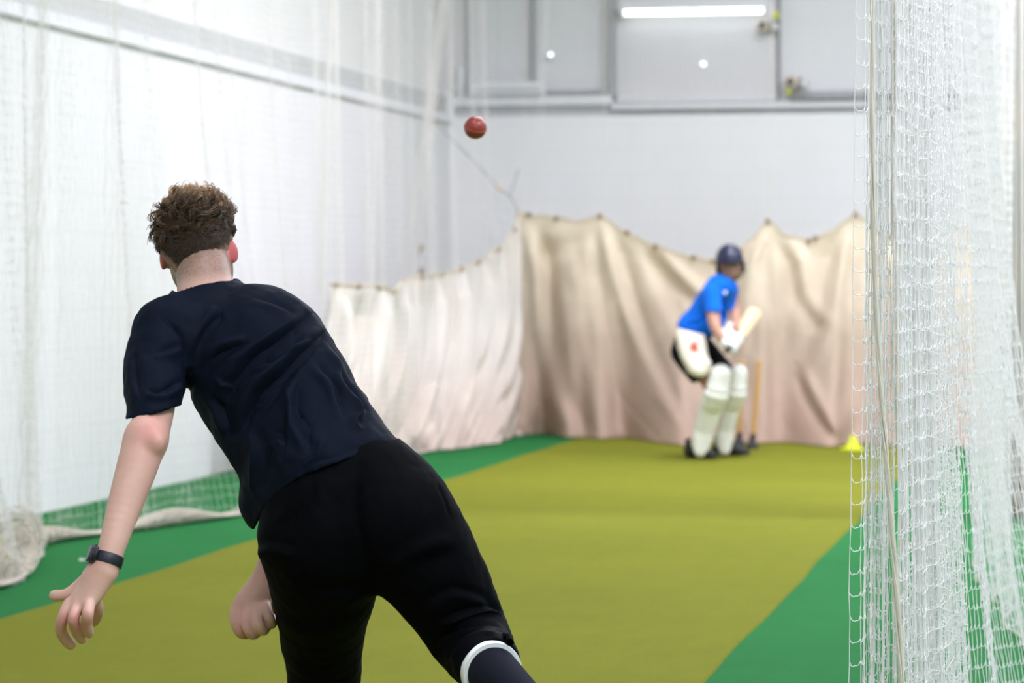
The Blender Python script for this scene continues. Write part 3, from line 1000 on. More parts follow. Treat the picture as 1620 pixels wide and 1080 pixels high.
class Sculpt:
    def __init__(s, lo, hi, h):
        s.lo = np.array(lo, float); s.h = h
        s.n = np.ceil((np.array(hi) - s.lo) / h).astype(int) + 1
        s.phi = np.full(s.n, 0.3, np.float32)

    def box(s, lo, hi, pad):
        i0 = np.clip(np.floor((np.array(lo) - pad - s.lo) / s.h).astype(int), 0, s.n)
        i1 = np.clip(np.ceil((np.array(hi) + pad - s.lo) / s.h).astype(int) + 1, 0, s.n)
        if (i1 <= i0).any(): return None
        ax = [(s.lo[k] + s.h * np.arange(i0[k], i1[k])).astype(np.float32) for k in range(3)]
        A, Bq, C = np.meshgrid(*ax, indexing='ij', sparse=True)
        return tuple(slice(i0[k], i1[k]) for k in range(3)), A, Bq, C

    def put(s, sl, d, k, sub=False):
        p = s.phi[sl]
        if sub:
            s.phi[sl] = np.maximum(p, -d); return
        if k > 0:
            hh = np.maximum(k - np.abs(p - d), 0) / k
            s.phi[sl] = np.minimum(p, d) - hh * hh * k * .25
        else:
            s.phi[sl] = np.minimum(p, d)

    def seg(s, a, b, ra, rb, k=.02, flat=1.0, side=None, sub=False, pad=0.0):
        """tapered capsule a->b; elliptical when flat != 1 : radius along `side` is r, along the third axis r*flat"""
        a = np.asarray(a, float); b = np.asarray(b, float)
        R_ = max(ra, rb) * max(1, flat)
        r = s.box(np.minimum(a, b) - R_, np.maximum(a, b) + R_, k + pad + s.h * 2)
        if r is None: return
        sl, A, Bq, C = r
        ab = b - a; L2 = float(ab @ ab) + 1e-12
        t = np.clip(((A - a[0]) * ab[0] + (Bq - a[1]) * ab[1] + (C - a[2]) * ab[2]) / L2, 0, 1)
        x = A - (a[0] + t * ab[0]); y = Bq - (a[1] + t * ab[1]); z = C - (a[2] + t * ab[2])
        rr = ra + (rb - ra) * t
        if flat == 1.0:
            d = np.sqrt(x * x + y * y + z * z) - rr
        else:
            ax_ = unit(ab); sd = unit(np.asarray(side, float) - ax_ * (np.asarray(side, float) @ ax_)); nn = np.cross(ax_, sd)
            q = x * nn[0] + y * nn[1] + z * nn[2]
            f2 = 1 / flat ** 2 - 1
            d2 = x * x + y * y + z * z + q * q * f2
            d = (np.sqrt(np.maximum(d2, 1e-12)) - rr) * min(1, .5 + .5 * flat)
        s.put(sl, d.astype(np.float32), k, sub)

    def ell(s, c, rad, axes=None, k=.02, sub=False):
        c = np.asarray(c, float); rad = np.asarray(rad, float)
        Rm = rad.max()
        r = s.box(c - Rm, c + Rm, k + s.h * 2)
        if r is None: return
        sl, A, Bq, C = r
        x, y, z = A - c[0], Bq - c[1], C - c[2]
        ax = np.eye(3) if axes is None else np.asarray(axes)
        u = [(x * ax[i][0] + y * ax[i][1] + z * ax[i][2]) for i in range(3)]
        k0 = np.sqrt(sum((u[i] / rad[i]) ** 2 for i in range(3)))
        k1 = np.sqrt(sum((u[i] / rad[i] ** 2) ** 2 for i in range(3))) + 1e-9
        d = k0 * (k0 - 1) / k1
        s.put(sl, d.astype(np.float32), k, sub)

    def chain(s, pts, rs, k=.02, **kw):
        if kw.get('sub'):
            for p, q, r1, r2 in zip(pts, pts[1:], rs, rs[1:]):
                s.seg(p, q, r1, r2, k, **kw)
            return
        # smooth resample, hard union of the pieces, one soft union with the rest
        n = (len(pts) - 1) * 5 + 1
        C4 = np.concatenate([np.array(pts, float), np.array(rs, float)[:, None]], 1)
        if len(pts) > 2:
            C4 = catmull(C4, n)
        Rm = C4[:, 3].max() + k + s.h * 3
        i0 = np.clip(np.floor((C4[:, :3].min(0) - Rm - s.lo) / s.h).astype(int), 0, s.n)
        i1 = np.clip(np.ceil((C4[:, :3].max(0) + Rm - s.lo) / s.h).astype(int) + 1, 0, s.n)
        if (i1 <= i0).any(): return
        sub = tuple(slice(a, b) for a, b in zip(i0, i1))
        t = Sculpt.__new__(Sculpt); t.h = s.h; t.lo = s.lo + i0 * s.h; t.n = i1 - i0; t.phi = np.full(t.n, .3, np.float32)
        for a, b in zip(C4, C4[1:]):
            t.seg(a[:3], b[:3], a[3], b[3], .003, pad=k, **kw)
        s.put(sub, t.phi, k)

    def coords(s):
        ax = [(s.lo[k] + s.h * np.arange(s.n[k])).astype(np.float32) for k in range(3)]
        return np.meshgrid(*ax, indexing='ij', sparse=True)

    def shell(s, t):
        s.phi = np.maximum(s.phi, -(s.inner + t))

    def mesh(s):
        phi = s.phi
        ins = phi < 0
        c8 = [ins[i:ins.shape[0] - 1 + i, j:ins.shape[1] - 1 + j, k:ins.shape[2] - 1 + k] for i in (0, 1) for j in (0, 1) for k in (0, 1)]
        allv = c8[0].copy(); anyv = c8[0].copy()
        for c in c8[1:]:
            allv &= c; anyv |= c
        mixed = anyv & ~allv
        I = np.argwhere(mixed)
        vid = np.full(mixed.shape, -1, np.int32); vid[mixed] = np.arange(len(I))
        offs = np.array([(i, j, k) for i in (0, 1) for j in (0, 1) for k in (0, 1)])
        vals = np.stack([phi[I[:, 0] + o[0], I[:, 1] + o[1], I[:, 2] + o[2]] for o in offs], 1)
        acc = np.zeros((len(I), 3)); cnt = np.zeros(len(I))
        for e0 in range(8):
            for ax in range(3):
                if offs[e0][ax] == 0:
                    o1 = offs[e0].copy(); o1[ax] = 1
                    e1 = o1[0] * 4 + o1[1] * 2 + o1[2]
                    v0, v1 = vals[:, e0], vals[:, e1]
                    m = (v0 < 0) != (v1 < 0)
                    t = np.where(m, v0 / np.where(m, v0 - v1, 1), 0)
                    p = offs[e0] + np.zeros((len(I), 3)); p[:, ax] += t
                    acc += p * m[:, None]; cnt += m
        V = s.lo + s.h * (I + acc / cnt[:, None])
        Q = []
        for ax in range(3):
            u, w = (ax + 1) % 3, (ax + 2) % 3
            o1 = np.zeros(3, int); o1[ax] = 1
            e1 = o1[0] * 4 + o1[1] * 2 + o1[2]
            a0, a1 = vals[:, 0] < 0, vals[:, e1] < 0
            m = (a0 != a1) & (I[:, u] > 0) & (I[:, w] > 0)
            J = I[m]
            du = np.zeros(3, int); du[u] = 1; dw = np.zeros(3, int); dw[w] = 1
            g = lambda X: vid[X[:, 0], X[:, 1], X[:, 2]]
            q = np.stack([g(J - du - dw), g(J - dw), g(J), g(J - du)], 1)
            fl = ~a0[m]
            q[fl] = q[fl][:, ::-1]
            q = q[(q >= 0).all(1)]
            Q.append(q)
        return V, np.concatenate(Q)


def vnormals(V, Q):
    n = np.cross(V[Q[:, 2]] - V[Q[:, 0]], V[Q[:, 3]] - V[Q[:, 1]])
    N = np.zeros_like(V)
    for k in range(4):
        np.add.at(N, Q[:, k], n)
    return N / (np.linalg.norm(N, axis=1, keepdims=True) + 1e-12)


def relax(V, Q, it=1, f=.5):
    for _ in range(it):
        acc = np.zeros_like(V); c = np.zeros(len(V))
        for k in range(4):
            a, b = Q[:, k], Q[:, (k + 1) % 4]
            np.add.at(acc, a, V[b]); np.add.at(acc, b, V[a])
            np.add.at(c, a, 1); np.add.at(c, b, 1)
        V = V + f * (acc / np.maximum(c, 1)[:, None] - V)
    return V


def vnoise(P, scale, seed=0):
    """cheap smooth 3D value noise"""
    r = np.random.default_rng(seed)
    T = r.random((32, 32, 32)) * 2 - 1
    u = P / scale + 100
    i = np.floor(u).astype(int); f = u - i; f = f * f * (3 - 2 * f)
    i %= 32; j = (i + 1) % 32
    o = 0
    for a in (0, 1):
        for b in (0, 1):
            for c in (0, 1):
                w = (f[:, 0] if a else 1 - f[:, 0]) * (f[:, 1] if b else 1 - f[:, 1]) * (f[:, 2] if c else 1 - f[:, 2])
                o = o + w * T[(j if a else i)[:, 0], (j if b else i)[:, 1], (j if c else i)[:, 2]]
    return o


def pix(V):
    return 810 + F * V[:, 0] / V[:, 1], 540 - F * V[:, 2] / V[:, 1]


def put_mesh(name, V, Q, mat, parent, cols=None):
    o = link(name, quads_mesh(name, to_world(V), Q), None, parent)
    if isinstance(mat, (list, tuple)):
        for m in mat: o.data.materials.append(m)
    else: o.data.materials.append(mat)
    if cols is not None: col_attr(o.data, cols)
    return o


def tinted(name, rough, **kw):
    m = NT(name, rough, (.5, .5, .5), **kw)
    a = m.n('ShaderNodeAttribute'); a.attribute_name = 'tint'
    n = m.noise(m.coords(), 45, 4)
    m.base(m.mix(n, a.outputs['Color'], m.mix(1.0, a.outputs['Color'], (.9, .87, .86), 'MULTIPLY')))
    m.bump(m.noise(m.coords(), 500, 2), .08, .002)
    return m.m


M['skin'] = tinted('fair_skin', .5, **{'Subsurface Weight': 0.12, 'Subsurface Radius': (0.012, 0.005, 0.003), 'Subsurface Scale': 0.6, 'Specular IOR Level': 0.35})
M['hairm'] = tinted('curly_brown_hair', .42, **{'Specular IOR Level': 0.4})
M['eye'] = plain('eye_white', (.75, .73, .70), .2)
M['iris'] = plain('dark_iris', (.05, .035, .02), .2)


def fabric(name, col, sheen=.3, scol=(.5, .6, .8), rough=.8, bs=700):
    m = NT(name, rough, col)
    m.b.inputs['Sheen Weight'].default_value = sheen
    m.b.inputs['Sheen Tint'].default_value = (*scol, 1)
    m.b.inputs['Sheen Roughness'].default_value = .45
    m.b.inputs['Specular IOR Level'].default_value = .045
    v = m.coords()
    m.base(m.mix(m.noise(v, 8, 3), tuple(c * .85 for c in col), tuple(min(1, c * 1.15) for c in col)))
    m.bump(m.noise(v, bs, 2), .12, .001)
    return m.m


M['navy'] = fabric('dark_navy_jersey', (.0046, .0076, .0165), .01, (.35, .5, .9), .65)
M['black'] = fabric('black_tracksuit_fabric', (.0016, .0018, .0030), .003, (.4, .5, .8), .75)
M['sock'] = fabric('charcoal_sock_knit', (.007, .008, .014), .04, (.5, .6, .8), .85, 300)
M['white_trim'] = fabric('white_trim', (.85, .87, .92), .1)
M['strap'] = plain('dark_silicone_strap', (.009, .012, .022), .45)
M['glass'] = plain('dark_watch_glass', (.03, .035, .05), .12)


def hframe(roll, yaw, pitch):
    """head axes (right, forward, up) in the local frame; yaw>0 turns right, pitch>0 looks up, roll>0 lifts the right ear"""
    m = Matrix.Rotation(-yaw, 3, 'Z') @ Matrix.Rotation(pitch, 3, 'X') @ Matrix.Rotation(-roll, 3, 'Y')
    m = np.array(m)
    return m[:, 0], m[:, 1], m[:, 2]


def head(S_, c, ax, s=1.0, ears=True):
    """skull, face and ears; c = skull centre, ax = (right, forward, up)"""
    r, f, u = ax
    H = lambda x, y, z: c + s * (x * r + y * f + z * u)
    A = np.stack([r, f, u])
    S_.ell(H(0, -.004, .012), np.array([.079, .097, .100]) * s, A, .02)
    S_.ell(H(0, .022, -.045), np.array([.066, .072, .072]) * s, A, .03)       # face mass
    S_.ell(H(0, .050, -.092), np.array([.040, .040, .030]) * s, A, .035)     # jaw and chin
    S_.ell(H(0, .080, -.104), np.array([.016, .014, .012]) * s, A, .018)
    for sx in (-1, 1):
        S_.ell(H(sx * .048, .03, -.075), np.array([.018, .035, .030]) * s, A, .03)
        S_.ell(H(sx * .040, .068, -.038), np.array([.018, .015, .014]) * s, A, .02)  # cheek
        S_.seg(H(sx * .012, .094, .008), H(sx * .048, .080, .008), .007 * s, .006 * s, .014)   # brow
    for sx in (-1, 1):
        S_.ell(H(sx * .030, .099, -.012), np.array([.014, .008, .009]) * s, A, .008, sub=True)
        S_.ell(H(sx * .030, .082, -.014), np.array([.0150, .0145, .0135]) * s, A, .004)
        S_.ell(H(sx * .030, .098, -.0145), np.array([.0115, .008, .0042]) * s, A, 0, sub=True)
    S_.seg(H(0, .094, .0), H(0, .112, -.040), .006 * s, .0105 * s, .010)       # nose
    for sx in (-1, 1):
        S_.ell(H(sx * .011, .102, -.044), np.array([.007, .009, .006]) * s, A, .006)
    S_.seg(H(-.020, .089, -.069), H(.020, .089, -.069), .0055 * s, .0055 * s, .006)
    S_.seg(H(-.017, .088, -.079), H(.017, .088, -.079), .0065 * s, .0065 * s, .006)
    if ears:
        for sx, (tx, ty) in ((-1, (-.003, .0)), (1, (.003, .0))):
            ea = np.stack([unit(r * sx + f * -.45), unit(f + r * sx * .45 + u * .1), unit(u - r * -sx * .18)])
            S_.ell(H(sx * .085, -.004, -.030), np.array([.0070, .015, .026]) * s, ea, .005)
            S_.ell(H(sx * .078, .006, -.030), np.array([.014, .012, .022]) * s, ea, .008)
    return H


def mix_col(base, other, w):
    return base * (1 - w[:, None]) + np.array(other) * w[:, None]


def sm(x, a, b):
    t = np.clip((x - a) / (b - a), 0, 1)
    return t * t * (3 - 2 * t)


SKIN = np.array([.69, .435, .36])
RED = np.array([.58, .16, .15])

# ------------------------------------------------------------------ the bowler
BH = .0045
BF = .0037
PPM = lambda d: F / d


def P_(px, py, d, hw):
    return Lp(px, py, d), hw * d / F


def chainp(S_, pts, k, shrink=0.0, **kw):
    """pts: (px,py,depth,halfwidth px)"""
    q = [P_(*p) for p in pts]
    S_.chain([x[0] for x in q], [max(.012, x[1] - shrink) for x in q], k, **kw)


SIDE = np.array([.81, 0.05, .586])


def b_torso(S_, sh):
    q = [P_(548, 800, 6.62, 130), P_(500, 722, 6.66, 118), P_(439, 627, 6.72, 119), P_(396, 556, 6.79, 114), P_(370, 536, 6.83, 66)]
    S_.chain([x[0] for x in q], [x[1] - sh for x in q], .03, flat=.72, side=SIDE)
    # shoulder girdle
    chainp(S_, [(322, 478, 6.86, 40), (262, 523, 6.76, 47)], .05, sh)
    chainp(S_, [(332, 486, 6.88, 40), (400, 515, 6.88, 45), (464, 543, 6.93, 50)], .05, sh)
    chainp(S_, [(300, 540, 6.77, 60), (400, 545, 6.82, 70)], .04, sh)


def b_legs(S_, sh, upto=99):
    chainp(S_, [(505, 848, 6.62, 99), (512, 918, 6.72, 86), (510, 1000, 6.88, 67), (513, 1090, 7.02, 56), (512, 1170, 7.06, 52), (510, 1245, 7.06, 44)][:upto], .03, sh)
    chainp(S_, [(624, 820, 6.60, 98), (674, 890, 6.64, 85), (724, 972, 6.68, 69), (749, 1016, 6.66, 61), (776, 1058, 6.46, 49)][:upto], .03, sh)
    chainp(S_, [(520, 790, 6.62, 92), (590, 762, 6.62, 80)], .04, sh)
    chainp(S_, [(540, 850, 6.66, 90), (600, 850, 6.66, 78)], .05, sh)


CUFF_C = Lp(776, 1060, 6.46)
ANK = Lp(838, 1120, 6.20)
CALF = unit(ANK - CUFF_C)

bowler_pos = floor_at(560, 1330)
bowler = empty('person', (bowler_pos[0], bowler_pos[1], 0))
tag(bowler, 'person seen from behind leaning after a throw, black t-shirt and trousers, wristwatch, curly hair', 'person')

# --- body
S_ = Sculpt((-1.05, 5.95, -1.20), (.20, 7.42, .36), BF)
b_torso(S_, .027); b_legs(S_, .016)
chainp(S_, [(510, 1170, 7.06, 40), (510, 1262, 7.07, 30)], .02)
S_.seg(CUFF_C, ANK, .045, .036, .01)
HC = Lp(312, 383, 6.97)
HAX = hframe(R(6), R(9), R(-4))
H_ = head(S_, HC, HAX, 1.02)
chainp(S_, [(318, 405, 6.95, 41), (326, 462, 6.87, 45), (332, 500, 6.86, 52)], .025)
# left arm with watch
chainp(S_, [(262, 530, 6.74, 40), (248, 600, 6.68, 36), (243, 655, 6.60, 31), (232, 695, 6.53, 32)], .03)
chainp(S_, [(230, 695, 6.53, 33), (217, 738, 6.50, 32), (197, 800, 6.46, 27), (178, 862, 6.42, 21.5), (168, 892, 6.41, 20)], .02)
S_.ell(Lp(247, 700, 6.49), (.017, .017, .02), None, .02)
chainp(S_, [(168, 890, 6.41, 20.5), (152, 915, 6.41, 23)], .015)
# palm
for p in ([(160, 902, 6.41, 19), (113, 958, 6.40, 11)], [(162, 905, 6.405, 18), (125, 962, 6.385, 11.5)], [(165, 908, 6.40, 17), (138, 958, 6.38, 11)], [(166, 905, 6.41, 17), (150, 944, 6.39, 9)]):
    chainp(S_, p, .012)
for p in ([(110, 954, 6.40, 9.5), (100, 975, 6.385, 8.2), (96, 994, 6.40, 7.4), (103, 1010, 6.425, 7), (112, 1019, 6.44, 6.2)],
          [(124, 958, 6.385, 9.2), (116, 978, 6.36, 8), (120, 995, 6.38, 7.2), (129, 1010, 6.41, 6.4)],
          [(142, 953, 6.375, 8.8), (139, 970, 6.345, 7.6), (137, 986, 6.36, 7), (140, 1001, 6.385, 6)],
          [(151, 946, 6.395, 8), (155, 962, 6.42, 6.8), (153, 974, 6.45, 6.2), (148, 983, 6.48, 5.6)],
          [(142, 916, 6.42, 14), (122, 931, 6.43, 11), (106, 940, 6.43, 8.6), (92, 942, 6.44, 7.6), (86, 942, 6.45, 7)]):
    chainp(S_, p, .0045)
# right arm, passing in front of the body to the left hip
chainp(S_, [(455, 545, 6.93, 38), (470, 640, 7.02, 33), (472, 738, 7.07, 31)], .03)
chainp(S_, [(472, 738, 7.07, 31), (452, 820, 7.00, 30), (430, 890, 6.92, 22), (421, 915, 6.90, 20)], .02)
chainp(S_, [(421, 915, 6.90, 20), (410, 936, 6.89, 25), (392, 958, 6.88, 23)], .012)
for p in ([(388, 950, 6.88, 17), (374, 968, 6.86, 10), (373, 985, 6.835, 8), (380, 1000, 6.84, 7.5), (390, 1003, 6.87, 7)],
          [(398, 958, 6.87, 15), (390, 975, 6.845, 9.5), (391, 992, 6.82, 8), (399, 1003, 6.83, 7.5), (407, 1000, 6.87, 7)],
          [(406, 956, 6.87, 14), (407, 972, 6.84, 9), (409, 987, 6.82, 7.8), (416, 997, 6.835, 7.2), (421, 991, 6.87, 6.8)],
          [(415, 952, 6.88, 12), (422, 966, 6.85, 8.5), (426, 979, 6.84, 7.2), (430, 986, 6.86, 6.6), (431, 978, 6.89, 6.2)],
          [(418, 932, 6.91, 13), (428, 956, 6.95, 10), (424, 976, 6.98, 8.5), (412, 986, 6.98, 7.5)]):
    chainp(S_, p, .0045)
V, Q = S_.mesh()
V = relax(V, Q, 1, .35)
pxx, pyy = pix(V)
cols = np.tile(SKIN, (len(V), 1))
big = vnoise(V, .05, 1)
cols = mix_col(cols, [.62, .30, .27], np.clip(big * .35 + .12, 0, .5))
# redder elbow, knuckles and ears
g = lambda x, y, r: np.exp(-(((pxx - x) ** 2 + (pyy - y) ** 2) / r ** 2))
cols = mix_col(cols, [.62, .22, .20], np.clip(.55 * g(238, 680, 26), 0, 1))
cols = mix_col(cols, [.55, .20, .18], np.clip(.5 * g(106, 985, 22) + .5 * g(130, 985, 18) + .35 * g(380, 990, 24), 0, .7))
rel = (V - HC) @ np.stack(HAX).T
near = (np.linalg.norm(V - HC, axis=1) < .17)
ear = near & (np.hypot((rel[:, 2] + .030) / .036, (rel[:, 1] + .004) / .03) < 1) & (np.abs(rel[:, 0]) > .0765 + .02 * np.clip((rel[:, 2] + .05) / -.03, -1, 0.2))
cols = mix_col(cols, [.60, .13, .13], near * np.clip((np.abs(rel[:, 0]) - .076) / .008, 0, 1) * ear)
# close-cropped stubble on the nape and round the ears
near2 = np.linalg.norm(V - HC, axis=1) < .24
stub = near2 * sm(rel[:, 2], -.125, -.082) * (1 - sm(rel[:, 1], .03, .055)) * (~ear)
cols = mix_col(cols, [.13, .085, .055], np.clip(stub * .62 * (1 + .25 * vnoise(V, .004, 4)), 0, .9))
lips = np.exp(-((rel[:, 0] / .023) ** 4 + ((rel[:, 2] + .074) / (.0095 * np.sqrt(np.maximum(1.05 - (rel[:, 0] / .026) ** 2, .05)))) ** 4)) * near * (rel[:, 1] > .07)
cols = mix_col(cols, [.56, .24, .21], lips * .9)
body = put_mesh('body', V, Q, M['skin'], bowler, cols)


def eyes(parent, H, ax, s):
    for sx in (-1, 1):
        c = to_world(H(sx * .030, .0835, -.014))
        e = lathe('eye', [(.0115 * s * math.sin(x), -.0115 * s * math.cos(x)) for x in np.linspace(.1, PI - .1, 14)], c, M['eye'], parent, n=16)
        fw = unit(ax[1]) @ B3
        lathe('iris', [(.0062 * s, .0090 * s), (.0058 * s, .0106 * s), (.002 * s, .0118 * s)], c, M['iris'], e, n=14, axis=fw)


eyes(bowler, H_, HAX, 1.02)

# --- shirt
S_ = Sculpt((-.92, 6.30, -.48), (-.02, 7.30, .20), BH)
b_torso(S_, 0)
chainp(S_, [(262, 530, 6.75, 53), (247, 590, 6.68, 51), (243, 640, 6.61, 45), (243, 700, 6.55, 43)], .03)
chainp(S_, [(460, 545, 6.93, 52), (478, 630, 7.02, 54), (480, 690, 7.05, 52), (482, 730, 7.07, 52)], .03)
chainp(S_, [(500, 740, 6.66, 108), (440, 792, 6.70, 62)], .03)
chainp(S_, [(323, 452, 6.90, 51), (331, 492, 6.87, 58)], .03)
S_.inner = S_.phi.copy()
A, Bq, C = S_.coords()
gx = 810 + F * A / Bq; gy = 540 - F * C / Bq
hem = np.interp(gx, [360, 385, 402, 418, 440, 486, 538, 575, 612, 650], [812, 830, 838, 806, 780, 748, 732, 716, 703, 697])
m_ = np.broadcast_to((gy - hem) / 688 * .85, S_.phi.shape)
arm = np.broadcast_to(gx < 300, S_.phi.shape)
cuff = np.broadcast_to((gy - np.interp(gx, [200, 290], [664, 641])) / 688, S_.phi.shape)
collar = np.interp(gx, [250, 275, 284, 305, 330, 350, 372, 392, 420], [452, 461, 460, 452, 446, 443, 442, 443, 444]) + np.clip((Bq - 6.90) * 520, 0, 60)
cl_ = np.where((gx > 250) & (gx < 420), (collar - gy) / 669, -.3)
m_ = np.where(Bq > 6.98, np.maximum(m_, (gy - 688) / 660), m_)
cut = np.where(arm & (np.broadcast_to(gx, S_.phi.shape) < 292), cuff, m_)
S_.phi = np.maximum(np.maximum(S_.phi, cut), cl_)
S_.phi = np.maximum(S_.phi, -(S_.inner + .0095))
V, Q = S_.mesh()
V = relax(V, Q, 2, .5)
N = vnormals(V, Q)
pxx, pyy = pix(V)
shirt_folds = [
    ([(486, 500), (445, 535), (400, 567), (375, 600), (360, 630), (346, 686)], -.020, 7, .9),
    ([(516, 524), (486, 552), (449, 589), (420, 615), (402, 640), (388, 674), (379, 735)], -.024, 8, .9),
    ([(351, 492), (335, 510), (318, 537), (304, 577)], -.012, 7, .6),
    ([(391, 541), (362, 552), (338, 566), (314, 603)], -.012, 6, .7),
    ([(475, 598), (468, 640), (476, 672), (486, 700), (487, 738)], -.012, 8, .7),
    ([(450, 615), (462, 650), (455, 700), (449, 750)], .010, 9),
    ([(522, 545), (547, 575), (568, 617)], -.010, 6, .6),
    ([(541, 577), (548, 605), (577, 638), (590, 655)], -.010, 6, .7),
    ([(560, 628), (572, 652), (562, 668), (585, 690)], .010, 6, -.5),
    ([(395, 662), (420, 632), (442, 607), (475, 587)], .010, 6, .5),
    ([(466, 592), (440, 602), (420, 622), (404, 655)], -.010, 6, .6),
    ([(390, 580), (420, 574), (455, 573)], -.008, 5, .6),
    ([(340, 600), (365, 612), (390, 598), (420, 590)], .008, 5, -.5),
    ([(336, 628), (352, 650), (362, 680), (352, 700)], -.014, 7, .6),
    ([(395, 680), (405, 715), (402, 752), (396, 795)], .013, 10, -.5),
    ([(420, 700), (440, 690), (452, 705), (430, 740)], -.010, 7, .5),
    ([(510, 690), (500, 720), (470, 745)], .008, 7),
    ([(244, 566), (262, 563), (280, 556), (295, 545)], .008, 6, -.6),
    ([(232, 615), (252, 621), (275, 610), (294, 596)], -.012, 6, .7),
    ([(215, 560), (214, 600), (226, 640)], -.006, 6, .6),
    ([(250, 500), (268, 512), (284, 530), (293, 562), (294, 600), (290, 640)], -.007, 3.5),
    ([(290, 640), (300, 610), (305, 570)], -.014, 8),
    ([(400, 470), (440, 480), (480, 505)], -.005, 6, .5),
    ([(430, 560), (470, 545), (505, 530)], -.008, 6, .6),
    ([(500, 575), (525, 600), (540, 640), (560, 690)], -.009, 7, .7),
    ([(620, 690), (580, 702), (540, 718), (490, 735), (445, 765), (420, 792)], -.0018, 1.6),
]
face_cam = np.clip(-N[:, 1] * 2 + .3, 0, 1)
dz = 1.7 * folds(pxx, pyy, shirt_folds, True) * face_cam
dz += .004 * vnoise(V * np.array([1, 1, 1]), .05, 3) + .0015 * vnoise(V, .02, 5)
thick_ok = np.clip((np.interp(pxx, [360, 402, 440, 538, 650], [812, 838, 780, 732, 697]) - pyy) / 12, .5, 1)
V = V + N * dz[:, None]
shirt = put_mesh('t_shirt', V, Q, M['navy'], bowler)
# sleeve and hem stitching lines are modelled as thin raised cords just inside the edge

# --- trousers
S_ = Sculpt((-.66, 6.10, -1.16), (.12, 7.30, -.22), BH)
b_legs(S_, 0)
q = [P_(548, 800, 6.62, 128), P_(500, 722, 6.66, 112), P_(470, 675, 6.69, 112)]
S_.chain([x[0] for x in q], [x[1] - .0125 for x in q], .02, flat=.72, side=SIDE)
A, Bq, C = S_.coords()
# gathered knee
S_.inner = S_.phi.copy()
cutw = (Lp(0, 735, 6.6)[2] - C)
wl = 810 + F * A / Bq
wa, wb = Lp(520, 752, 6.65), Lp(548, 800, 6.62)
wn = unit(Lp(438, 628, 6.72) - wb)
S_.phi = np.maximum(S_.phi, (A - wa[0]) * wn[0] + (Bq - wa[1]) * wn[1] + (C - wa[2]) * wn[2] - .075)
pc = (A - CUFF_C[0]) * CALF[0] + (Bq - CUFF_C[1]) * CALF[1] + (C - CUFF_C[2]) * CALF[2]
S_.phi = np.maximum(S_.phi, np.where(A > -.25, pc, -.3))
S_.phi = np.maximum(S_.phi, Lp(0, 1235, 7.06)[2] - C + 0 * A)
S_.phi = np.maximum(S_.phi, -(S_.inner + .0105))
V, Q = S_.mesh()
V = relax(V, Q, 2, .5)
N = vnormals(V, Q)
pxx, pyy = pix(V)
tf = [([(612, 900), (660, 870), (720, 850)], .010, 14, .5), ([(700, 990), (735, 975), (775, 968), (800, 985)], .010, 5, -.7), ([(690, 1015), (730, 992), (775, 985), (798, 1000)], -.012, 4, .7),
      ([(715, 1045), (735, 1015), (765, 1000), (795, 1010)], .012, 5, -.6), ([(720, 930), (760, 940), (788, 965)], -.007, 7, .6), ([(660, 960), (690, 940), (730, 925)], -.006, 9, .6),
      ([(470, 900), (500, 930), (560, 925), (600, 915)], -.008, 10, .5), ([(440, 960), (480, 985), (540, 975)], -.006, 9, .5), ([(690, 762), (702, 790), (712, 818)], -.004, 2.2),
      ([(565, 740), (562, 800), (575, 870), (600, 915)], -.007, 9), ([(500, 755), (480, 800), (440, 840)], -.006, 9, .5), ([(405, 880), (430, 870), (470, 880)], .008, 8, -.5)]
dz = folds(pxx, pyy, tf) * np.clip(-N[:, 1] * 2 + .3, 0, 1) + .003 * vnoise(V, .06, 13) + .0012 * vnoise(V, .02, 15)
V = V + N * dz[:, None]
trousers = put_mesh('trousers', V, Q, M['black'], bowler)


def ring(name, c, axis, r0, r1, w, mat, parent, flat=1.0, wob=0.0, n=72):
    """hollow band: outer radius r1, inner r0, width w along the axis (local frame)"""
    ax = unit(axis); u = unit(np.cross(ax, [0.2, 1, .1])); v_ = np.cross(ax, u)
    sec = [(r0, -w / 2), (r1 - .0008, -w / 2), (r1, -w / 2 + .0015), (r1, w / 2 - .0015), (r1 - .0008, w / 2), (r0, w / 2)]
    a = np.arange(n) * 2 * PI / n
    V = []
    for (rr, z) in sec:
        rw = rr * (1 + wob * np.sin(3 * a + 1))
        V.append(np.asarray(c) + rw[:, None] * (np.cos(a)[:, None] * u + flat * np.sin(a)[:, None] * v_) + ax * z)
    V = np.concatenate(V); Q = []
    m = len(sec)
    for s in range(m):
        t = (s + 1) % m
        for i in range(n):
            j = (i + 1) % n
            Q.append((s * n + i, s * n + j, t * n + j, t * n + i))
    o = put_mesh(name, V, np.array(Q), mat, parent)
    o.data.set_sharp_from_angle(angle=R(35))
    return o


ring('cuff_band', CUFF_C + CALF * .006, CALF, .050, .0685, .024, M['white_trim'], trousers, wob=.01)
# toggle at the cuff
V, Q = tubes(np.array([[to_world(Lp(798, 1006, 6.5)), to_world(Lp(806, 1008, 6.46)), to_world(Lp(807, 1016, 6.44))]]), .009, 10)
link('cord_stopper', quads_mesh('cord_stopper', V, Q), M['black'], trousers)
rope('pocket_zip', [to_world(Lp(x, y, d)) for x, y, d in ((678, 758, 6.60), (697, 783, 6.60), (709, 806, 6.61), (712, 820, 6.61))], .0035, M['black_metal'], trousers, 20, 6)
rope('zip_puller', [to_world(Lp(x, y, d)) for x, y, d in ((711, 808, 6.60), (714, 817, 6.59), (712, 826, 6.59))], .0024, M['steel'], trousers, 8, 6)


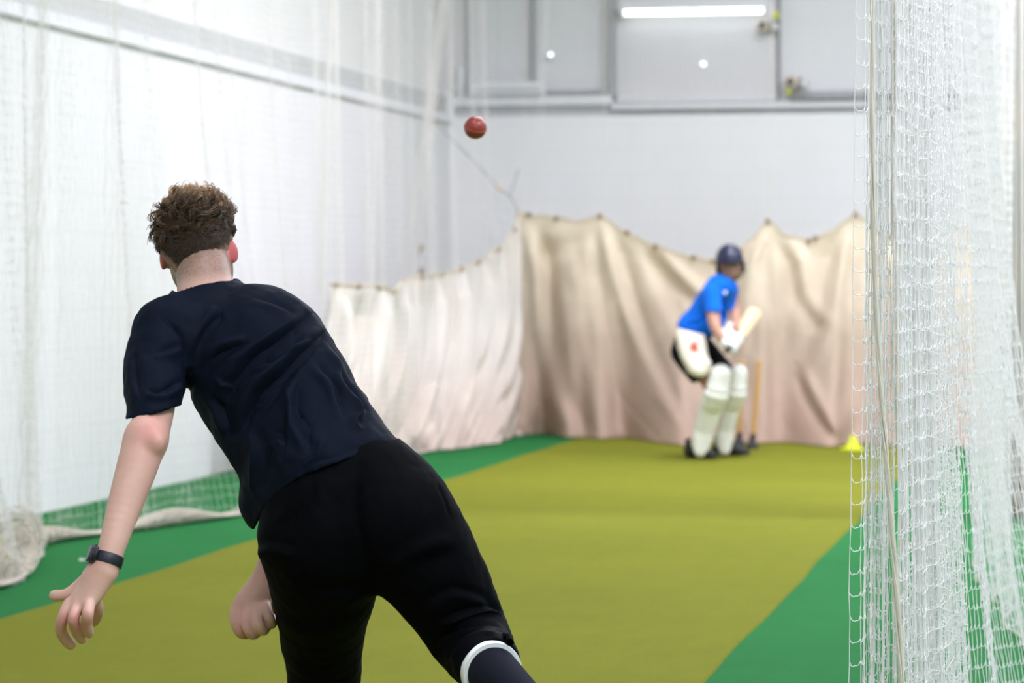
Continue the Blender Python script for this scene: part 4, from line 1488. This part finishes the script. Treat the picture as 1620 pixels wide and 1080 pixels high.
def shoe(heel, toe, upv, mat, sole, parent, L=.29):
    f = unit(toe - heel); u = unit(upv - f * (upv @ f)); r = np.cross(f, u)
    lo = np.minimum(heel, toe) - .14; hi = np.maximum(heel, toe) + .14
    s = Sculpt(lo, hi, .004)
    H = lambda x, y, z: heel + x * r + y * f + z * u
    s.seg(H(0, .03, .045), H(0, .19, .036), .040, .042, .03, flat=.8, side=r)
    s.seg(H(0, .19, .036), H(0, L - .045, .028), .045, .036, .03, flat=.62, side=r)
    s.seg(H(0, .05, .06), H(0, .045, .115), .040, .042, .03)
    s.seg(H(0, .12, .06), H(0, .07, .10), .034, .036, .03)
    s.inner = s.phi.copy()
    s.seg(H(0, .05, .07), H(0, .045, .16), .030, .034, 0, sub=True)
    V, Q = s.mesh(); V = relax(V, Q, 1)
    o = put_mesh('shoe', V, Q, mat, parent)
    s = Sculpt(lo, hi, .004)
    s.seg(H(0, .035, .008), H(0, .17, .008), .041, .041, .02, flat=.28, side=r)
    s.seg(H(0, .17, .008), H(0, L - .04, .010), .046, .036, .02, flat=.28, side=r)
    V, Q = s.mesh(); put_mesh('sole', V, Q, sole, o)
    return o


# right sock (visible at the bottom edge) and shoes below the frame
def sock(a, b, ra, rb, parent):
    lo = np.minimum(a, b) - .09; hi = np.maximum(a, b) + .09
    s = Sculpt(lo, hi, .004)
    s.seg(a, b, ra, rb, .01)
    V, Q = s.mesh()
    return put_mesh('sock', V, Q, M['sock'], parent)


sock(CUFF_C - CALF * .03, ANK + CALF * .02, .0610, .044, bowler)
fl_u = np.array([0, 0, 1.0]) @ B3.T          # world up in the local frame
wl_ = lambda p: (np.asarray(p) - CP) @ B3.T
fa = floor_at(508, 1292)
sock(Lp(511, 1215, 7.06), Lp(510, 1262, 7.07), .047, .043, bowler)
wfw = np.array([.15, 1, 0]); wfw /= np.linalg.norm(wfw)
ank_w = to_world(Lp(510, 1262, 7.07))
heel_w = np.array([ank_w[0], ank_w[1], .018]) - wfw * .05
shoe(wl_(heel_w), wl_(heel_w + wfw * .29), fl_u, M['black'], M['white_trim'], bowler)
hl = ANK + CALF * .075 - unit(np.cross(CALF, [1, 0, 0])) * .0
upv = -CALF
toe_dir = unit(np.array([.1, .35, -1.0]) - CALF * (np.array([.1, .35, -1.0]) @ CALF))
shoe(hl - toe_dir * .05, hl + toe_dir * .24, upv, M['black'], M['white_trim'], bowler)

# --- watch
wax = unit(Lp(168, 892, 6.41) - Lp(190, 820, 6.44))
wc = Lp(170, 885, 6.412)
watch = empty('wristwatch', to_world(wc))
tag(watch, 'black wristwatch with dark rubber strap on the left wrist of the person throwing', 'watch')
ring('strap', wc, wax, .0305, .0350, .024, M['strap'], watch, flat=.98)
fnorm = unit(np.array([-.80, -.52, -.10]) - wax * (np.array([-.80, -.52, -.10]) @ wax))
fr = np.cross(wax, fnorm)


def rbox(name, c, axes, size, mat, parent, bev):
    bm = bmesh.new(); bmesh.ops.create_cube(bm, size=1)
    bmesh.ops.scale(bm, vec=size, verts=bm.verts)
    bmesh.ops.bevel(bm, geom=list(bm.edges), offset=bev, segments=4, affect='EDGES', clamp_overlap=True)
    m = Matrix([[axes[j] @ B3[:, i] for j in range(3)] for i in range(3)]).to_4x4()
    m = Matrix.Translation(Vector(to_world(c))) @ m
    bm.transform(m)
    return bm_obj(name, bm, mat, parent, True)


rbox('watch_case', wc + fnorm * .038, (fr, wax, fnorm), (.037, .043, .012), M['black_metal'], watch, .005)
rbox('watch_screen', wc + fnorm * .0428, (fr, wax, fnorm), (.031, .037, .0045), M['glass'], watch, .002)
rbox('crown', wc + fnorm * .038 + fr * .0195, (fr, wax, fnorm), (.004, .007, .006), M['steel'], watch, .001)

# --- hair
r_, f_, u_ = HAX
S_ = Sculpt(HC - .15, HC + .16, .004)
HH = lambda x, y, z: HC + x * r_ + y * f_ + z * u_
AX = np.stack(HAX)
S_.ell(HH(-.003, -.006, .018), (.0815, .099, .090), AX, .02)
S_.ell(HH(0, -.010, -.018), (.0800, .093, .075), AX, .03)
S_.seg(HH(0, -.023, -.03), HH(0, -.026, -.092), .0690, .0655, .02)
S_.ell(HH(.002, .0, .058), (.062, .080, .044), AX, .03)
S_.ell(HH(0, .072, .068), (.055, .040, .035), AX, .03)
A, Bq, C = S_.coords()
q = [(A - HC[0]) * ax[0] + (Bq - HC[1]) * ax[1] + (C - HC[2]) * ax[2] for ax in HAX]
# hairline: clears the face and ends in a faded line above the nape and the ears
lineb = -.090 + 1.0 * np.maximum(q[1] + .03, 0) + 1.0 * np.maximum(np.abs(q[0] + .002) - .026, 0) - .10 * q[0]
S_.phi = np.maximum(S_.phi, (lineb - q[2]) * .7)
V, Q = S_.mesh(); V = relax(V, Q, 2)
N = vnormals(V, Q)
rel = (V - HC) @ AX.T
topw = sm(rel[:, 2], -.025, .05)
V = V + N * (.005 * vnoise(V, .016, 21) * topw + .001 * vnoise(V, .006, 22) + .001 * topw)[:, None]


def haircol(t, rnd):
    dark = np.array([.036, .022, .014]); mid = np.array([.115, .066, .037]); gold = np.array([.55, .35, .19])
    t = np.clip(t + .25 * rnd, 0, 1)[:, None]
    return np.where(t < .5, dark + (mid - dark) * t * 2, mid + (gold - mid) * (t * 2 - 1))


gold_w = sm(rel[:, 2], .035, .105)
hc = haircol(topw * .12, .3 * vnoise(V, .012, 23))
edge = rel[:, 2] - (-.090 + 1.0 * np.maximum(rel[:, 1] + .03, 0) + 1.0 * np.maximum(np.abs(rel[:, 0] + .002) - .026, 0) - .10 * rel[:, 0]) + .004 * vnoise(V, .01, 29)
hc = mix_col(hc, [.33, .215, .17], (1 - sm(edge, .004, .046)))
M['hairbase'] = tinted('short_brown_hair', .9, **{'Specular IOR Level': 0.06})
hair = put_mesh('hair', V, Q, M['hairbase'], bowler, hc)
# curls: locks rooted on the cap, swept away from the crown whorl; strands of one lock share its curl
r = np.random.default_rng(5)
wgt = (.6 + .8 * topw) * (rel[:, 2] > -.035)
NC, NS = 760, 15
gi = r.choice(len(V), NC, p=wgt / wgt.sum())
root = V[gi] - N[gi] * .004; nr = N[gi]; tw = topw[gi]
whorl = HH(-.038, -.085, .030)
flow = root - whorl; dist = np.linalg.norm(flow, axis=1, keepdims=True); flow /= dist + 1e-9
flow = flow - nr * (flow * nr).sum(1, keepdims=True)
flow /= np.linalg.norm(flow, axis=1, keepdims=True) + 1e-9
bit = np.cross(nr, flow)
flow = flow + bit * (1.0 + .9 * vnoise(root, .03, 77)[:, None] + r.normal(0, .3, (NC, 1)))
flow /= np.linalg.norm(flow, axis=1, keepdims=True)
bx = np.cross(flow, nr)
ln = (.009 + .034 * tw) * (.75 + .5 * r.random(NC))
lift = (.12 + .20 * tw + .32 * gold_w[gi]) * (.5 + r.random(NC))
crad = (.0010 + .0058 * tw) * (.6 + .8 * r.random(NC))
turn = (.40 + .62 * tw) * (.7 + .6 * r.random(NC)) * r.choice([-1, 1], NC)
phase = r.random(NC) * 2 * PI
rnd = np.clip(r.normal(0, .7, NC), -1, .9) * (.3 + .7 * tw)
rep = lambda x: np.repeat(x, NS, axis=0)
m = 14
t = np.linspace(0, 1, m)[None, :, None]
root, nr, flow, bx = rep(root), rep(nr), rep(flow), rep(bx)
n_ = NC * NS
sp = r.normal(0, .0024, (n_, 1)) * bx + r.normal(0, .0016, (n_, 1)) * nr + r.normal(0, .003, (n_, 1)) * flow
ln_, li_, cr_, tu_, ph_ = [rep(x)[:, None, None] * (1 + r.normal(0, .10, (n_, 1, 1))) for x in (ln, lift, crad, turn, phase)]
L = root[:, None] + sp[:, None] * (1 - .45 * t) + flow[:, None] * ln_ * t + nr[:, None] * ln_ * li_ * (t - .55 * t * t) \
    + cr_ * np.sin(np.minimum(t * 2.2, 1) * PI / 2) * (np.sin(tu_ * 2 * PI * t + ph_) * bx[:, None] + (np.cos(tu_ * 2 * PI * t + ph_) - np.cos(ph_)) * nr[:, None] * .9)
rad = (.00085 * (1 - .5 * np.linspace(0, 1, m)))[None, :] * np.ones((n_, 1))
Vh, Qh = tubes(L, rad, 4)
tw_ = rep(tw); gw_ = rep(gold_w[gi])
ch = haircol(np.repeat(tw_ * .20 + gw_ * .32, m * 4) + np.tile(np.repeat(np.linspace(0, .50, m), 4), n_) * np.repeat(.35 * tw_ + .75 * gw_, m * 4), np.repeat(rep(rnd) * .9 + r.normal(0, .3, n_), m * 4))
put_mesh('curls', Vh, Qh, M['hairm'], hair, ch)
# short cropped hairs round the back and sides
wgt = (1 - topw) * sm(edge, .008, .045) ** 1.5
gi = r.choice(len(V), 5200, p=wgt / wgt.sum())
dn = -u_[None] * .9 + r.normal(0, .35, (5200, 3)); dn -= N[gi] * (dn * N[gi]).sum(1, keepdims=True); dn /= np.linalg.norm(dn, axis=1, keepdims=True)
t5 = np.linspace(0, 1, 5)[None, :, None]
l5 = (.0025 + .005 * sm(edge[gi], .01, .05))[:, None, None]
L = (V[gi] - N[gi] * .001)[:, None] + dn[:, None] * l5 * t5 + N[gi][:, None] * l5 * .30 * t5
Vh, Qh = tubes(L, (.00055 * (1 - .4 * np.linspace(0, 1, 5)))[None] * np.ones((5200, 1)), 3)
put_mesh('cropped_hair', Vh, Qh, M['hairm'], hair, haircol(np.full(len(Vh), .12), np.repeat(r.normal(0, .4, 5200), 15)))
fly = r.choice(np.where(topw > .9)[0], 60)
root = V[fly]; nr = N[fly]
m = 14; t = np.linspace(0, 1, m)[None, :, None]
side_ = r.normal(0, 1, root.shape); side_ -= nr * (side_ * nr).sum(1, keepdims=True); side_ /= np.linalg.norm(side_, axis=1, keepdims=True)
L = root[:, None] + nr[:, None] * .024 * t * (1 - .35 * t) + side_[:, None] * .018 * t ** 2 + .003 * np.sin(t * 9) * np.cross(side_, nr)[:, None]
Vh, Qh = tubes(L, (.0005 * (1 - .5 * np.linspace(0, 1, m)))[None, :] * np.ones((60, 1)), 3)
put_mesh('flyaway_strands', Vh, Qh, M['hairm'], hair, haircol(np.full(len(Vh), .5), np.zeros(len(Vh))))
# ------------------------------------------------------------------ the batter
M['blue'] = fabric('royal_blue_jersey', (.008, .135, .66), .12, (.4, .6, 1), .7, 300)
M['pad'] = plain('white_pad_leather', (.80, .80, .76), .5, .15, 60, .03)
M['padcream'] = plain('cream_pad_canvas', (.76, .71, .60), .7, .15, 60, .04)
M['shorts'] = fabric('black_shorts_fabric', (.006, .006, .008), .05)
M['helmet'] = plain('navy_helmet_shell', (.011, .013, .045), .35, .05, 90)
M['grille'] = plain('dark_steel_grille', (.05, .05, .055), .35)
M['glove'] = plain('white_glove_leather', (.82, .83, .86), .55, .2, 80, .03)
M['red'] = plain('red_print', (.72, .06, .035), .6)
M['whiteprint'] = plain('white_print', (.8, .82, .9), .6)
M['willow'] = plain('pale_willow', (.80, .60, .36), .45, .05, 30, .08)
M['skin2'] = M['skin']
DB = 21.0
ft = floor_at(1125, 725)
batter = empty('person', (ft[0], ft[1], 0))
tag(batter, 'person batting in a navy helmet, blue t-shirt, black shorts and white leg pads', 'person')
HB = .0055


def q_(px, py, d, hw):
    return Lp(px, py, d), hw * d / F


def chp(S_, pts, k, sh=0.0, **kw):
    q = [q_(*p) for p in pts]
    S_.chain([x[0] for x in q], [max(.008, x[1] - sh) for x in q], k, **kw)


lo_, hi_ = Lp(1040, 745, 20.5), Lp(1215, 372, 21.9)
LO = np.array([-.05 + min(lo_[0], Lp(1040, 500, 21.9)[0]), 20.35, Lp(0, 752, 21.9)[2]]); HI = np.array([Lp(1215, 500, 21.9)[0], 21.75, Lp(0, 372, 21.9)[2]])
BS = Lp(1155, 420, 21.0)


def bt_torso(S_, sh):
    chp(S_, [(1096, 538, 21.12, 27), (1108, 508, 21.1, 25), (1128, 478, 21.05, 26), (1140, 458, 21.0, 24)], .03, sh, flat=.88, side=np.array([.8, 0, -.35]))
    chp(S_, [(1126, 462, 20.92, 14), (1143, 452, 20.95, 16), (1156, 458, 21.12, 12)], .05, sh)


def bt_legs(S_, sh):
    chp(S_, [(1090, 548, 21.0, 23), (1104, 575, 20.93, 20), (1128, 612, 20.86, 15)], .03, sh)
    chp(S_, [(1104, 548, 21.2, 22), (1135, 578, 21.2, 19), (1163, 608, 21.16, 15)], .03, sh)


S_ = Sculpt(LO, HI, HB)
bt_torso(S_, .02); bt_legs(S_, .012)
chp(S_, [(1128, 612, 20.86, 13), (1118, 655, 20.92, 13), (1106, 705, 20.98, 8.5), (1106, 718, 20.98, 8)], .02)
chp(S_, [(1163, 608, 21.16, 13), (1157, 655, 21.22, 13), (1147, 700, 21.28, 8.5), (1147, 714, 21.28, 8)], .02)
BAX = hframe(R(-4), PI - R(-2), R(-2))
BH_ = head(S_, BS + np.array([0, .0, .01]), BAX, 1.0)
chp(S_, [(1153, 432, 21.05, 12.5), (1146, 452, 21.03, 13)], .03)
# near arm (the batter's right): shoulder, elbow, wrist
chp(S_, [(1127, 463, 20.88, 12), (1128, 492, 20.80, 10.5), (1131, 514, 20.72, 9.5), (1140, 532, 20.66, 7.5), (1147, 544, 20.64, 6.8)], .02)
chp(S_, [(1158, 460, 21.15, 11), (1162, 484, 21.1, 9.5), (1163, 504, 20.95, 8.5), (1163, 520, 20.78, 7)], .02)
V, Q = S_.mesh(); V = relax(V, Q, 1, .35)
cols = np.tile(np.array([.47, .26, .18]), (len(V), 1))
rel = (V - BS) @ np.stack(BAX).T
near = np.linalg.norm(V - BS, axis=1) < .16
cols = mix_col(cols, [.16, .10, .075], near * .75 * sm(-rel[:, 2], .055, .085) * (rel[:, 1] > -.02))     # short beard
lips = np.exp(-((rel[:, 0] / .023) ** 4 + ((rel[:, 2] + .074) / (.0095 * np.sqrt(np.maximum(1.05 - (rel[:, 0] / .026) ** 2, .05)))) ** 4)) * near * (rel[:, 1] > .07)
cols = mix_col(cols, [.42, .17, .14], lips * .9)
brow = near & (rel[:, 1] > .07) & (rel[:, 2] > .002) & (rel[:, 2] < .016)
cols[brow] = [.06, .04, .03]
put_mesh('body', V, Q, M['skin2'], batter, cols)
eyes(batter, BH_, BAX, 1.0)

# t-shirt
S_ = Sculpt(Lp(1050, 560, 20.4), Lp(1200, 420, 21.7), .007)
S_.lo = np.array([Lp(1050, 0, 21.7)[0], 20.5, Lp(0, 565, 21.7)[2]]); S_.n = np.ceil((np.array([Lp(1200, 0, 21.7)[0], 21.45, Lp(0, 425, 21)[2]]) - S_.lo) / .007).astype(int); S_.phi = np.full(S_.n, .3, np.float32)
bt_torso(S_, -.004)
chp(S_, [(1096, 520, 21.1, 26), (1125, 512, 21.05, 22)], .04)
chp(S_, [(1127, 464, 20.88, 15), (1128, 482, 20.83, 15), (1130, 500, 20.78, 15)], .02)
chp(S_, [(1155, 462, 21.14, 13), (1154, 480, 21.10, 12), (1156, 495, 21.05, 11)], .02)
S_.inner = S_.phi.copy()
A, Bq, C = S_.coords()
gx = 810 + F * A / Bq; gy = 540 - F * C / Bq
hem = np.interp(gx, [1060, 1074, 1092, 1112, 1128, 1142, 1180], [512, 518, 529, 532, 534, 528, 505])
S_.phi = np.maximum(S_.phi, (gy - hem) / 219 * .9)
sl = (gx > 1110) & (gx < 1150) & (Bq < 20.90 + 0 * A)
S_.phi = np.maximum(S_.phi, np.where(sl, (gy - 493) / 219, -.3))
S_.phi = np.maximum(S_.phi, np.where((gx > 1152), (gy - 492) / 219, -.3))
S_.phi = np.maximum(S_.phi, -(S_.inner + .014))
S_.chain([Lp(1154, 430, 21.0), Lp(1149, 447, 20.98)], [.066, .062], 0, sub=True)
V, Q = S_.mesh(); V = relax(V, Q, 2)
N = vnormals(V, Q); pxx, pyy = pix(V)
dz = folds(pxx, pyy, [([(1143, 470), (1140, 495), (1132, 520)], -.02, 3, .7), ([(1118, 495), (1108, 508), (1090, 515)], -.012, 3, .6), ([(1150, 478), (1146, 500), (1142, 522)], .012, 3, -.5), ([(1112, 478), (1098, 500), (1084, 510)], .01, 3)]) * np.clip(-N[:, 1] * 2 + .3, 0, 1)
V = V + N * (dz + .005 * vnoise(V, .08, 41))[:, None]
bshirt = put_mesh('t_shirt', V, Q, M['blue'], batter)


def patch(name, outline, d, nrm, mat, parent, t=.004):
    """thin printed emblem lying on cloth, outline in frame pixels at depth d"""
    bm = bmesh.new()
    vs = [bm.verts.new(to_world(Lp(x, y, d if not callable(d) else d(x, y)))) for x, y in outline]
    bm.faces.new(vs)
    r_e = bmesh.ops.extrude_face_region(bm, geom=list(bm.faces))
    bmesh.ops.translate(bm, verts=[g for g in r_e['geom'] if isinstance(g, bmesh.types.BMVert)], vec=tuple(-FW * t))
    bmesh.ops.recalc_face_normals(bm, faces=bm.faces)
    return bm_obj(name, bm, mat, parent)


def surf_depth(V, px, py, r=4):
    x, y = pix(V)
    m = np.hypot(x - px, y - py) < r
    return V[m, 1].min() if m.any() else 20.8


dl = surf_depth(V, 1147, 463)
patch('chest_emblem', [(1143.5, 460), (1146, 459.5), (1147, 461.5), (1148.5, 459.5), (1151, 460), (1149, 463.5), (1147.5, 467), (1145.5, 464)], dl - .012, None, M['whiteprint'], bshirt, .006)

# shorts
S_ = Sculpt(LO, HI, .008)
S_.lo = np.array([Lp(1050, 0, 21.7)[0], 20.6, Lp(0, 612, 21.7)[2]]); S_.n = np.ceil((np.array([Lp(1180, 0, 21.7)[0], 21.5, Lp(0, 510, 21)[2]]) - S_.lo) / .008).astype(int); S_.phi = np.full(S_.n, .3, np.float32)
chp(S_, [(1086, 556, 21.06, 25), (1100, 580, 20.95, 21), (1112, 598, 20.9, 18)], .03)
chp(S_, [(1104, 550, 21.2, 25), (1132, 578, 21.2, 21), (1146, 592, 21.18, 18)], .03)
chp(S_, [(1094, 536, 21.1, 26), (1104, 520, 21.1, 24)], .04)
A, Bq, C = S_.coords()
gx = 810 + F * A / Bq; gy = 540 - F * C / Bq
S_.phi = np.maximum(S_.phi, (gy - np.interp(gx, [1080, 1100, 1125, 1160], [604, 606, 588, 600])) / 219)
S_.phi = np.maximum(S_.phi, (522 - gy) / 219)
V, Q = S_.mesh(); V = relax(V, Q, 2)
put_mesh('shorts', V, Q, M['shorts'], batter)

# thigh pad strapped to the front thigh
S_ = Sculpt(LO, HI, .008)
S_.lo = np.array([Lp(1055, 0, 21.7)[0], 20.5, Lp(0, 615, 21.7)[2]]); S_.n = np.ceil((np.array([Lp(1140, 0, 21.7)[0], 21.2, Lp(0, 510, 21)[2]]) - S_.lo) / .008).astype(int); S_.phi = np.full(S_.n, .3, np.float32)
sd = unit(np.array([.86, .25, .45]))
q = [q_(1092, 533, 20.86, 23), q_(1098, 560, 20.80, 22), q_(1106, 580, 20.75, 18)]
S_.chain([x[0] for x in q], [x[1] for x in q], .02, flat=.62, side=sd)
chp(S_, [(1095, 583, 20.80, 9), (1117, 575, 20.74, 8)], .03)
A, Bq, C = S_.coords()
gx = 810 + F * A / Bq; gy = 540 - F * C / Bq
S_.phi = np.maximum(S_.phi, (np.interp(gx, [1070, 1112], [519, 529]) - gy) / 219)
V, Q = S_.mesh(); V = relax(V, Q, 2)
tp_ = put_mesh('thigh_pad', V, Q, M['padcream'], batter)
dm = surf_depth(V, 1098, 547, 7) - .003
up_ = [(1092.5, 543), (1096, 540.5), (1098, 543), (1101, 541), (1104, 543.5), (1102, 546), (1104, 548), (1099.5, 548.5), (1096, 547.5), (1091.5, 547)]
dn_ = [(1092.5, 550), (1096, 549), (1100, 549.8), (1104.5, 549.5), (1103, 552), (1105, 555), (1101, 556), (1098, 553.5), (1096, 556), (1094, 553)]
patch('red_emblem', up_, dm, None, M['red'], tp_, .006); patch('red_emblem', dn_, dm, None, M['red'], tp_, .006)


def leg_pad(knee, ankle, w_top, w_bot, face, lab=None):
    """batting pad: knee roll, ribbed shin, straps; knee/ankle local points; face = outward direction"""
    ax = unit(ankle - knee); fc = unit(face - ax * (face @ ax)); sd = np.cross(fc, ax)
    L = np.linalg.norm(ankle - knee)
    P0 = lambda s, t, o: knee + ax * s + sd * t + fc * o
    lo = np.minimum(knee, ankle) - .24; hi = np.maximum(knee, ankle) + .24
    par = None
    s = Sculpt(lo, hi, .007)
    # shin shield
    s.seg(P0(.10, 0, .02), P0(L - .03, 0, .015), w_top * .98, w_bot, .02, flat=.62, side=sd)
    s.seg(P0(L - .06, 0, .04), P0(L + .01, 0, .06), w_bot * .9, w_bot * .75, .03, flat=.5, side=sd)
    V, Q = s.mesh(); V = relax(V, Q, 2); N = vnormals(V, Q)
    rel = V - knee
    x = rel @ sd; front = np.clip((N @ fc) * 2, 0, 1)
    V = V + N * (.006 * np.abs(np.sin(x / .034 * PI)) * front)[:, None]
    shin = put_mesh('leg_pad', V, Q, M['pad'], batter)
    s = Sculpt(lo, hi, .007)
    s.seg(P0(-.115, 0, .03), P0(.03, 0, .055), w_top * .84, w_top * .95, .02, flat=.75, side=sd)
    s.seg(P0(.03, 0, .055), P0(.115, 0, .035), w_top * .96, w_top * .93, .02, flat=.72, side=sd)
    V, Q = s.mesh(); V = relax(V, Q, 2); N = vnormals(V, Q)
    y = (V - knee) @ ax
    V = V - N * (.009 * np.exp(-((y + .0) / .010) ** 2) + .009 * np.exp(-((y - .075) / .010) ** 2))[:, None]
    put_mesh('knee_roll', V, Q, M['pad'], shin)
    for z in (.16, L * .62, L - .07):
        ring('strap', P0(z, 0, -.012), ax, .050, .062 - .012 * z / L, .028, M['padcream'], shin, n=40)
    return shin


leg_pad(Lp(1131, 614, 20.80), Lp(1105, 704, 20.93), .092, .070, np.array([.35, -1, .1]))
leg_pad(Lp(1160, 612, 21.10), Lp(1141, 702, 21.23), .082, .064, np.array([.45, -1, .1]))


# shoes
def bshoe(px, py, d, dirv):
    g_ = floor_at(px, py)
    hw_ = np.array([g_[0], g_[1], .016]); dv = np.array([dirv[0], dirv[1], 0.0]); dv /= np.linalg.norm(dv)
    shoe(wl_(hw_ - dv * .07), wl_(hw_ + dv * .22), fl_u, M['black_rubber'], M['black_rubber'], batter)


bshoe(1097, 727, 21, (.75, -.45))
bshoe(1143, 722, 21.3, (.95, -.2))

# gloves
WR, WL = Lp(1150, 551, 20.63), Lp(1160, 524, 20.70)
bat_dir = unit(Lp(1194, 494, 21.32) - Lp(1150, 554, 20.62))


def glove(c, axis, sgn, elbow):
    """padded glove closed round the handle: five separate padded digits and a cuff"""
    ax = unit(axis); out = unit(np.array([-.05, -1, .12]) - ax * (np.array([-.05, -1, .12]) @ ax)); sd = np.cross(ax, out) * sgn
    s = Sculpt(c - .16, c + .16, .005)
    P0 = lambda u, v_, w: c + ax * u + out * v_ + sd * w
    s.seg(P0(-.035, .030, -.035), P0(.035, .030, -.035), .036, .036, .02)       # back of hand
    w0 = P0(0, .012, -.045); cd = unit(elbow - w0)
    s.seg(w0, w0 + cd * .075, .040, .046, .03)                  # cuff
    for k_, u in enumerate((-.045, -.017, .012, .040)):
        s.seg(P0(u, .045, -.02), P0(u, .050, .018), .0155, .015, .004)
        s.seg(P0(u, .050, .018), P0(u, .020, .042), .015, .0145, .004)
        s.seg(P0(u, .020, .042), P0(u + .002, -.012, .030), .0145, .013, .004)
    s.seg(P0(.050, .010, -.03), P0(.066, .034, .012), .017, .0155, .006)
    s.seg(P0(.066, .034, .012), P0(.060, .018, .038), .0155, .014, .004)
    V, Q = s.mesh(); V = relax(V, Q, 1); 
    o = put_mesh('batting_glove', V, Q, M['glove'], batter)
    ring('wrist_band', w0 + cd * .07, cd, .036, .049, .03, M['glove'], o, n=36)
    return o


HB0 = Lp(1150, 554, 20.62)
glove(HB0 + bat_dir * .06, bat_dir, 1, Lp(1131, 514, 20.72))
glove(HB0 + bat_dir * .19, bat_dir, 1, Lp(1163, 490, 20.95))
chp_c = None

# cricket bat: held by the batter, so a thing of its own
bat_o = to_world(HB0)
bat = empty('cricket_bat', bat_o)
tag(bat, 'pale wooden cricket bat raised behind the batter in white gloves', 'bat')
bd = bat_dir @ B3
bs_ = np.cross(bd, [0, 0, 1]); bs_ /= np.linalg.norm(bs_)
roll_ = .6
bt_ = np.cross(bd, bs_)
bs2 = bs_ * math.cos(roll_) + bt_ * math.sin(roll_); bt2 = np.cross(bd, bs2)
V, Q = tubes(np.array([[bat_o - bd * .03, bat_o, bat_o + bd * .12, bat_o + bd * .28, bat_o + bd * .31]]), np.array([[.012, .0165, .016, .0175, .015]]), 16)
link('grip', quads_mesh('grip', V, Q), M['black_rubber'], bat)
sec = []
for s_, w, th, sp_ in ((.27, .018, .012, .014), (.31, .034, .012, .018), (.35, .052, .011, .022), (.45, .054, .011, .026), (.62, .054, .012, .034), (.74, .054, .012, .032), (.81, .052, .010, .020), (.835, .046, .008, .012), (.85, .030, .006, .008)):
    c = bat_o + bd * s_
    sec.append([c + bs2 * w + bt2 * th * .3, c + bs2 * w - bt2 * th, c + bs2 * w * .5 - bt2 * (th + sp_ * .5), c - bt2 * (th + sp_), c - bs2 * w * .5 - bt2 * (th + sp_ * .5), c - bs2 * w - bt2 * th, c - bs2 * w + bt2 * th * .3, c - bs2 * w * .5 + bt2 * th * .6, c + bt2 * th * .7, c + bs2 * w * .5 + bt2 * th * .6])
sec = np.array(sec); n_, k_ = sec.shape[:2]
bm = bmesh.new(); vv = [[bm.verts.new(p) for p in r_s] for r_s in sec]
for a_, b_ in zip(vv, vv[1:]):
    for i in range(k_): bm.faces.new((a_[i], a_[(i + 1) % k_], b_[(i + 1) % k_], b_[i]))
bm.faces.new(vv[0][::-1]); bm.faces.new(vv[-1]); bmesh.ops.recalc_face_normals(bm, faces=bm.faces)
blade = bm_obj('blade', bm, M['willow'], bat, True)
md = blade.modifiers.new('round', 'SUBSURF'); md.levels = 1; md.render_levels = 2

# helmet
hr, hf, hu = BAX
HQ = lambda x, y, z: BS + np.array([0, 0, .01]) + x * hr + y * hf + z * hu
HA = np.stack(BAX)
s = Sculpt(BS - .2, BS + .2, .0055)
s.ell(HQ(0, -.006, .030), (.101, .122, .118), HA, .01)
s.ell(HQ(0, -.02, -.02), (.098, .106, .09), HA, .02)
A, Bq, C = s.coords()
q = [(A - BS[0]) * ax[0] + (Bq - BS[1]) * ax[1] + (C - BS[2] - .01) * ax[2] for ax in BAX]
s.phi = np.maximum(s.phi, (np.where(q[1] > .03, .012, np.where(np.abs(q[0]) > .05, -.055, -.085)) - q[2]) * .8)
s.phi = np.maximum(s.phi, -(s.phi * 0 + (np.sqrt((q[0] / .090) ** 2 + (q[1] / .108) ** 2 + ((q[2] - .02) / .115) ** 2) - 1) * .09))
V, Q = s.mesh(); V = relax(V, Q, 2)
helm = put_mesh('helmet', V, Q, M['helmet'], batter)
s = Sculpt(BS - .2, BS + .2, .005)
s.ell(HQ(0, .085, .018), (.092, .080, .010), HA, .01)
A, Bq, C = s.coords()
q1 = (A - BS[0]) * hf[0] + (Bq - BS[1]) * hf[1] + (C - BS[2] - .01) * hf[2]
s.phi = np.maximum(s.phi, .075 - q1)
V, Q = s.mesh(); V = relax(V, Q, 1)
put_mesh('peak', V, Q, M['helmet'], helm)
for zz, yy in ((-.030, .118), (-.058, .122), (-.086, .118)):
    a = np.linspace(-1.25, 1.25, 24)
    L = np.array([HQ(.104 * math.sin(x), .01 + (yy) * math.cos(x) * .98, zz + .006 * math.cos(x * 2)) for x in a])
    V, Q = tubes(to_world(L)[None], .0026, 6); link('grille_bar', quads_mesh('grille_bar', V, Q), M['grille'], helm)
for xx in (-.10, -.05, .05, .10):
    yb = .01 + .12 * math.sqrt(max(0, 1 - (xx / .106) ** 2))
    V, Q = tubes(to_world(np.array([HQ(xx, yb, .014), HQ(xx, yb + .002, -.03), HQ(xx, yb, -.086)]))[None], .0026, 6); link('grille_bar', quads_mesh('grille_bar', V, Q), M['grille'], helm)
for sx in (-1, 1):
    s = Sculpt(HQ(sx * .098, .0, -.03) - .08, HQ(sx * .098, .0, -.03) + .08, .005)
    s.ell(HQ(sx * .096, .005, -.025), (.012, .042, .045), HA, .01)
    V, Q = s.mesh(); put_mesh('ear_guard', V, Q, M['helmet'], helm)
    V, Q = tubes(to_world(catmull([HQ(sx * .085, .02, -.05), HQ(sx * .06, .05, -.10), HQ(0, .075, -.125)], 12))[None], .005, 6)
    link('chin_strap', quads_mesh('chin_strap', V, Q), M['black'], helm)
